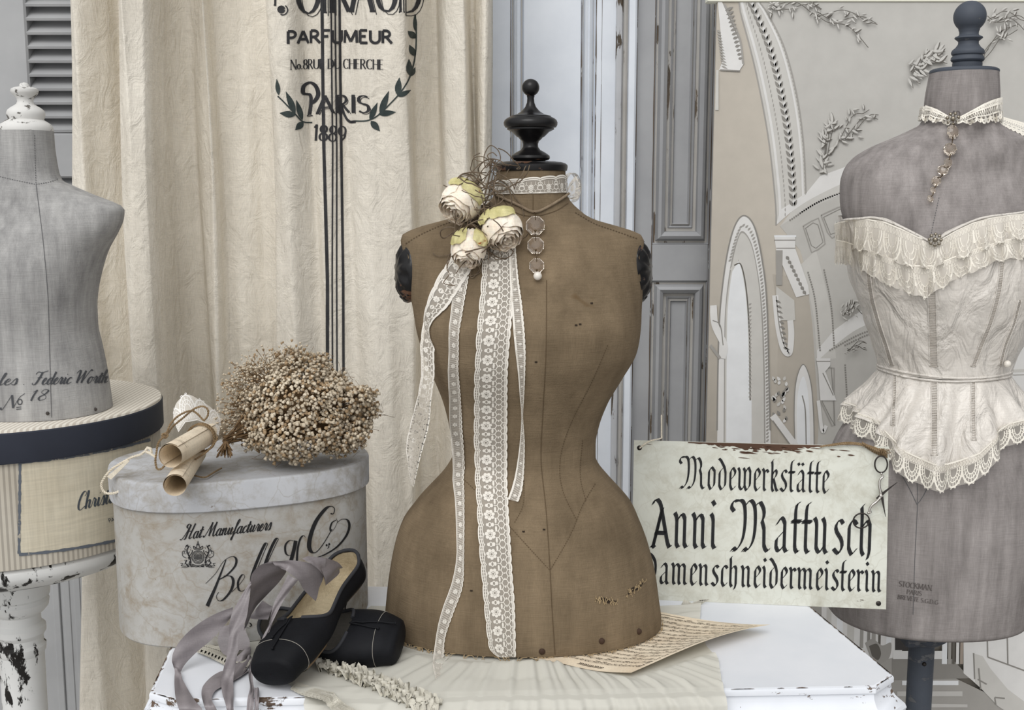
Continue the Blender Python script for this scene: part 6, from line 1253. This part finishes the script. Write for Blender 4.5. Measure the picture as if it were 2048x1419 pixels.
# ---------------------------------------------------------------- dark grey form on its pole, with corset
M_GREYW = fabric('weathered_grey_canvas', (117, 112, 110), (166, 160, 158), 7, (60, 60, 5), 900, .5, .95, wr=.05, contrast=(.34, .66)); M_SLATEW = chippy('slate_blue_wood', (78, 84, 94), (60, 65, 74), (112, 114, 118), th=.585, sc=(30, 30, 60), rough=.6)
RY = 1.98; cd_ = lambda py: 1928-.072*(py-140)
def rrow(py, L, bf, bb, n_=2.25): return (py, L, 2*cd_(py)-L, bf, bb, 0, n_)
rows = [rrow(146, 1863, .062, .062, 2), rrow(205, 1853, .066, .064, 2), rrow(232, 1851, .068, .066, 2), rrow(248, 1844, .070, .068, 2.05), rrow(262, 1818, .074, .07, 2.1), rrow(278, 1782, .080, .074, 2.15), rrow(293, 1746, .086, .078, 2.2), rrow(315, 1710, .093, .084, 2.3), rrow(337, 1692, .098, .088, 2.35), rrow(366, 1684, .106, .092, 2.4), rrow(403, 1684, .116, .095, 2.4), rrow(440, 1690, .126, .097, 2.35), rrow(500, 1701, .138, .098, 2.3), rrow(565, 1715, .140, .096, 2.25), rrow(603, 1731, .134, .094, 2.2), rrow(645, 1743, .124, .09, 2.2), rrow(683, 1756, .115, .087, 2.15), rrow(717, 1768, .108, .085, 2.1), rrow(738, 1772, .106, .085, 2.1), rrow(765, 1764, .110, .09, 2.15), rrow(800, 1738, .120, .10, 2.2), rrow(850, 1694, .132, .112, 2.25), rrow(900, 1668, .142, .122, 2.25), rrow(970, 1652, .152, .13, 2.25), rrow(1050, 1648, .155, .132, 2.25), rrow(1150, 1652, .152, .13, 2.25), rrow(1216, 1658, .148, .126, 2.25), rrow(1221, 1662, .145, .123, 2.25)]
RB = Body(rows, RY)
rt = thing('dress_form', (RB.fs[0](RB.z0), RY, 0), 'tall dark grey canvas dress form on a slate pole, wearing the ivory corset', 'dress form')
rm = RB.mesh(dz=.008); rbody = rm.build('body', M_GREYW, rt, sharp=60); RBV = rm.bvh(); rc_ = lambda u, v: cast(RBV, u, v, .0009)
cq = lambda py: 1928
finial('neck_cap', [(147.5, 62), (146, 66), (143, 66.5), (140, 65), (137.5, 60), (137, 0)], RY, cq, M_SLATEW, rt, 56)
cq = lambda py: 1934
finial('finial', [(137.5, 27), (136, 28.5), (126, 28.5), (124.5, 27), (123, 30), (120, 32), (115, 31.5), (112, 29), (110.5, 28.5), (109, 31), (105, 32), (100, 30), (95, 24), (88, 19.5), (83, 19.5), (79, 24), (76.5, 27), (74, 26), (71.5, 20), (69, 18.5), (64, 18.5), (60, 20)]+[(33+31.5*math.sin(a), max(.1, 31.5*math.cos(a))) for a in np.linspace(.86, -1.57, 16)], RY, cq, M_SLATEW, rt)
mb = MB(); seam(mb, RBV, [(1878, 395), (1868, 440), (1860, 478)], 1.3, 5); seam(mb, RBV, [(1801, 945), (1818, 975), (1834, 1008)], 1.3); seam(mb, RBV, [(1855, 975), (1844, 995), (1834, 1008)], 1.3); seam(mb, RBV, [(1834, 960), (1835, 1010), (1830, 1110), (1826, 1228)], 1.2); mb.build('seam', M_GSTITCH, rbody, sharp=None)
M_CNET3 = sheer('grey_crochet_net', (190, 184, 174), .25); M_STAMP = plain('worn_stamp_ink', (98, 92, 90), .9)
mb = MB(); text(mb, 'STOCKMAN', RO, (1797, 1171), (1863, 1180), 10, rc_, 'serif', 2.2); text(mb, 'PARIS', RO, (1813, 1186), (1843, 1190), 8, rc_, 'serif', 2); text(mb, 'BREVETE S.G.D.G', RO, (1795, 1196), (1876, 1208), 8, rc_, 'serif', 1.8); text(mb, '40', RO, (1901, 233), (1921, 233), 11, rc_, 'serif', 2.4); mb.build('lettering', M_STAMP, rt, sharp=None, label='faint stamped lettering')
pc = P(1847, 1222, RY)
MB().lathe([(.0, 0), (.15, 0), (.15, .012), (.1, .03), (.03, .05), (.022, .08), (.0225, RB.z0-.052), (.0, RB.z0-.052)], (pc.x, RY, 0), 32).build('pole', M_SLATEW, rt, sharp=35)
MB().lathe([(.0, RB.z0-.056), (.034, RB.z0-.056), (.044, RB.z0-.048), (.046, RB.z0-.040), (.040, RB.z0-.034), (.034, RB.z0-.033), (.036, RB.z0-.026), (.038, RB.z0-.012), (.036, RB.z0-.001), (0, RB.z0-.001)], (pc.x, RY, 0), 32).build('collar', M_SLATEW, rt, sharp=35)
MB().box((pc.x-.046, RY-.05, RB.z0-.05), (pc.x-.02, RY-.02, RB.z0-.004), 0, .003).build('clamp', M_SLATEW, rt, sharp=35)
MB().ball((pc.x-.002, RY-.0225, P(1860, 1317, RY).z), .004).build('bolt', M_IRON, rt)
# --- corset
M_IVORY = fabric('ivory_corset_satin', (198, 193, 186), (225, 219, 211), 9, (30, 30, 5), 1200, .12, .30); M_IVORY.node_tree.nodes['Principled BSDF'].inputs['Specular IOR Level'].default_value = .5
def crinkle(m, sc, st, dist, st2=(1, 1, .5)):
    n = m.node_tree; b = n.nodes['Principled BSDF']; f = noise(n, mapc(n, st2), sc, 4, .5, 1.5); bump(n, b, f, st, dist)
crinkle(M_IVORY, 20, .75, .02); M_AGED = M_IVORY
ct = thing('corset', (RB.fs[0](RB.zpx(700)), RY, RB.zpx(967)), 'ivory satin corset with lace ruffles and flared peplum on the dark grey form', 'corset')
M_CLACE = plain('ivory_corset_lace', (236, 231, 220), .9); M_CNET = sheer('ivory_corset_net', (226, 220, 210), .72); M_CNET2 = sheer('ivory_hem_net', (222, 216, 206), .35)
CROW = [(425, 1686), (470, 1692), (500, 1697), (565, 1707), (603, 1723), (645, 1735), (683, 1748), (717, 1762), (742, 1765)]
coff = pchip([RB.zpx(a) for a, b in CROW][::-1], [.011, .010, .009, .0085, .008, .008, .007, .007, .007])
def pxof(p): 
    q = p-CAM; c, s = math.cos(PITCH), math.sin(PITCH); f = q.y*c-q.z*s; return W/2+F*q.x/f, H/2-F*(q.y*s+q.z*c)/f
topy = pchip([1600, 1690, 1705, 1755, 1810, 1840, 1866, 1890, 1958, 2047, 2150, 2400], [440, 438, 436, 434, 455, 470, 482, 464, 438, 425, 432, 440])
hemy = pchip([1600, 1675, 1700, 1730, 1760, 1789, 1840, 1891, 1950, 2000, 2047, 2110, 2400], [806, 812, 822, 838, 862, 898, 934, 944, 922, 872, 842, 822, 812])
ztop_c, zhem_c = {}, {}
def edge_z(ph, fy, y0, off):
    """height where the surface at this angle meets the photo row given by fy; the back is level"""
    if math.sin(ph) > -.05: return RB.zpx(y0)
    z = RB.zpx(y0)
    for _ in range(14):
        px, py = pxof(RB.pt(z, ph, off)); z += (py-fy(px))*.0006
    return z
zw = RB.zpx(737); NP = 180
phs = [-PI/2+2*PI*k/NP for k in range(NP)]
zt_ = [edge_z(p, topy, 432, .011) for p in phs]
g = []
for j in range(40):
    s = j/39; row = []
    for p, z1 in zip(phs, zt_):
        z = zw+(z1-zw)*s; w_ = .0022*math.sin(p*9+z*60)*math.sin(z*90+3*math.sin(p*5))*(1 if s < .98 else 0); row.append(RB.pt(z, p, coff(z)+w_*.5))
    g.append(row)
cb_ = MB().grid(g, cv=True); bod = cb_.build('bodice', M_IVORY, ct, sharp=180); CBV = cb_.bvh()
def pleat(p, s): return .0095*s*math.sin(p*17+2*math.sin(p*3))+.004*s*math.sin(p*31+1)
zh_ = [edge_z(p, hemy, 812, .026) for p in phs]; g = []
def pep(k, s, extra=0): p = phs[k % NP]; z = zw+(zh_[k % NP]-zw)*s; return RB.pt(z, p, .0072+.019*s**.7+pleat(p, s)+extra)
for j in range(32): g.append([pep(k, j/31) for k in range(NP)])
pb = MB().grid(g, cv=True); pb.build('peplum', M_IVORY, ct, sharp=180); PBV = pb.bvh()
# lace hem
L = [pep(k % NP, .90, .003) for k in range(-int(NP*.32), int(NP*.32)+1)]; R = []
for k in range(-int(NP*.32), int(NP*.32)+1): q = pep(k % NP, 1.0, .004); R.append(q+Vector((0, -.002, -.030)))
lace(Band(L, R), 'edge', .030, mats=[M_CLACE, M_CNET2], name='hem_lace', parent=ct, thick=1.5)
# stitched channels with boning
M_CSEAM = plain('corset_seam', (176, 168, 158), .7); mb = MB()
cc = lambda u, v: cast(CBV, u, v, .0012); pcst = lambda u, v: cast(PBV, u, v, .0012)
def channel(pts, w, bv, rung=3.4):
    q = resamp(cr(pts, 8), 3); mb = MB(); m2 = MB()
    for o in (-w/2, w/2):
        l = [cast(bv, a+o, b, .0006) for a, b in q]; l = [x_ for x_ in l if x_]
        if len(l) > 2: mb.tube(l, .0011, 5)
    for a, b in resamp(cr(pts, 8), rung): 
        p, r_ = cast(bv, a-w/2+1, b, .0007), cast(bv, a+w/2-1, b+.6, .0007)
        if p and r_: m2.tube([p, r_], .0006, 4, caps=False)
    o = mb.build('boning_channel', M_IVORY, ct, sharp=None); m2.build('channel_stitching', M_CSEAM, o, sharp=None)
for pts, w in (([(1736, 535), (1743, 590), (1757, 645), (1772, 690), (1784, 730)], 8), ([(1863, 575), (1865, 640), (1868, 732)], 16), ([(2004, 525), (1998, 580), (1982, 640), (1962, 690), (1946, 732)], 9), ([(2040, 600), (2026, 650), (2010, 690), (2000, 730)], 6)): channel(pts, w, CBV)
for pts, w in (([(1790, 750), (1789, 800), (1785, 850)], 7), ([(1868, 752), (1869, 830), (1869, 910)], 13), ([(1946, 752), (1946, 820), (1948, 880)], 9)): channel(pts, w, PBV)

# ruffles in two tiers
class Ruf(Band):
    def __call__(s, u, v, lift=0.0):
        p = Band.__call__(s, u, v, lift); a = .0035*v+.0085*v*(math.sin(u*190+1.5*math.sin(u*60))+.6*math.sin(u*430+v*2)); d = CAM-p; d.z = 0; d.normalize(); return p+d*(a+.002)+Vector((0, 0, .002*v*math.sin(u*250)))
def tier(ed, ph): 
    b = band_px(ed, CBV, RY-.13, .004, 8); r = Ruf(b.L, b.R, None); return r
t1 = tier([(1668, 446, 1672, 500), (1690, 440, 1690, 498), (1722, 436, 1720, 500), (1755, 437, 1752, 508), (1785, 447, 1782, 522), (1815, 461, 1815, 532), (1842, 474, 1845, 538), (1866, 485, 1868, 536), (1895, 468, 1900, 524), (1928, 452, 1932, 512), (1962, 439, 1968, 500), (2005, 432, 2010, 485), (2047, 427, 2050, 478), (2080, 430, 2085, 482)], 0)
t2 = tier([(1672, 478, 1668, 528), (1700, 482, 1700, 530), (1735, 495, 1735, 545), (1770, 508, 1772, 566), (1805, 522, 1810, 582), (1840, 530, 1848, 594), (1868, 528, 1876, 580), (1900, 514, 1908, 560), (1945, 498, 1955, 540), (1985, 486, 1995, 522), (2030, 474, 2040, 518), (2075, 470, 2085, 520)], 1)
lace(t2, 'edge', .030, mats=[M_CLACE, M_CNET], name='lace_ruffle', parent=ct, thick=1.4); lace(t1, 'edge', .030, mats=[M_CLACE, M_CNET], name='lace_ruffle', parent=ct, thick=1.4)
mb = MB(); q = [cast(CBV, a, b, .004, RY-.13) for a, b in resamp(cr([(1690, 440), (1722, 436), (1755, 436), (1785, 446), (1815, 460), (1842, 473), (1866, 483), (1895, 466), (1928, 450), (1962, 438), (2005, 431), (2047, 426)], 6), 5)]; mb.tube([x_ for x_ in q if x_], .0022, 6); mb.build('top_piping', M_IVORY, ct, sharp=None)
for dz_ in (.004, -.002):
    mb = MB().tube([RB.pt(zw+dz_+.0015*math.sin(3*p+dz_*900), p, .0105) for p in phs], .0022, 7, closed=True); mb.build('waist_cord', M_IVORY, ct, sharp=None)
MB().ball(cast(CBV, 2007, 724, .008, RY-.06), .006, nu=10, nv=8).build('bead', M_PEARL, ct)
M_SILVER = plain('tarnished_silver', (150, 142, 128), .3, .9); M_RHINE = glass('rhinestone', (245, 242, 236))
def brooch(name, px, py, bv, r, parent, n=8, off=.008):
    c = cast(bv, px, py, off, RY-.12); br = thing(name, c, None, None) if parent is None else None; d = (CAM-c).normalized(); u = d.orthogonal().normalized(); w = d.cross(u); mb = MB()
    for k in range(n): mb.ball(c+(u*math.cos(2*PI*k/n)+w*math.sin(2*PI*k/n))*r, r*.36, nu=7, nv=5)
    mb.ball(c+d*.002, r*.5, nu=9, nv=6); o = mb.build(name, M_SILVER, parent, sharp=None, label='silver beaded flower brooch' if parent else None); m3 = MB()
    for k in range(n): m3.ball(c+d*r*.25+(u*math.cos(2*PI*(k+.5)/n)+w*math.sin(2*PI*(k+.5)/n))*r*.72, r*.24, nu=7, nv=5)
    m3.build('rhinestone', M_RHINE, o if parent is not None and o.parent and not o.parent.parent else o, sharp=None); return o
brooch('brooch', 1869, 483, CBV, .0085, ct, 8, .014)
# --- lace collar with crystal pendant
nk = thing('lace_collar', P(1925, 250, RY), 'cream crochet lace collar tied around the neck of the dark grey form', 'collar')
zpx = RB.zpx
b1 = band_px([(1846, 216, 1840, 240), (1856, 211, 1852, 246), (1876, 218, 1868, 249), (1892, 229, 1884, 252), (1905, 239, 1900, 254)], RBV, RY, .006); b2 = band_px([(1912, 240, 1914, 254), (1924, 233, 1930, 251), (1945, 220, 1950, 250), (1966, 207, 1972, 249), (1984, 199, 1988, 247), (1997, 195, 2001, 246)], RBV, RY-.03, .006)
for b_ in (b1, b2): lace(Ruf(b_.L, b_.R, None), 'crochet', .016, mats=[M_CLACE, M_CNET3], name='neck_lace', parent=nk, thick=1.1)
lace(ringband(RB, lambda ph: zpx(213), lambda ph: zpx(240), -.05, PI+.05, .006, 40), 'crochet', .018, mats=[M_CLACE, M_CNET3], name='neck_lace', parent=nk, thick=1.1)
lace(Band([Vector(tuple(v)) for v in cr([P(a, b, RY-.045) for a, b in ((2000, 232), (2020, 238), (2048, 246), (2090, 262))], 8)], [Vector(tuple(v)) for v in cr([P(a, b, RY-.05) for a, b in ((1996, 246), (2014, 256), (2040, 268), (2085, 292))], 8)]), 'crochet', .018, mats=[M_CLACE, M_CNET3], name='lace_tail', parent=nk, thick=1.1)
pd = thing('crystal_pendant', P(1908, 246, RY-.08), 'drop pendant of seven faceted crystals below the lace collar of the dark grey form', 'pendant')
brooch('brooch', 1908, 246, RBV, .0085, pd, 7, .014)
prev = cast(RBV, 1908, 248, .01)
for px, py, r in ((1904, 270, 15), (1897, 303, 13.5), (1893, 329, 10.5), (1883, 344, 11.5), (1870, 365, 10), (1864, 383, 7), (1859, 400, 8)):
    c = cast(RBV, px, py, .009); rr = r*.00080; mb = MB(); crystal(mb, c, rr, (rnd.uniform(-.4, .4), -1, rnd.uniform(-.1, .5)), 8, .5, rot=rnd.random()); mb.build('crystal', M_CRYS, pd, sharp=5)
    MB().tube([prev, (prev+c)/2+Vector((0, -.002, 0)), c+Vector((0, -.004, rr*.6))], .0008, 5).build('link', M_BRASS, pd); prev = c-Vector((0, .003, rr*.7))
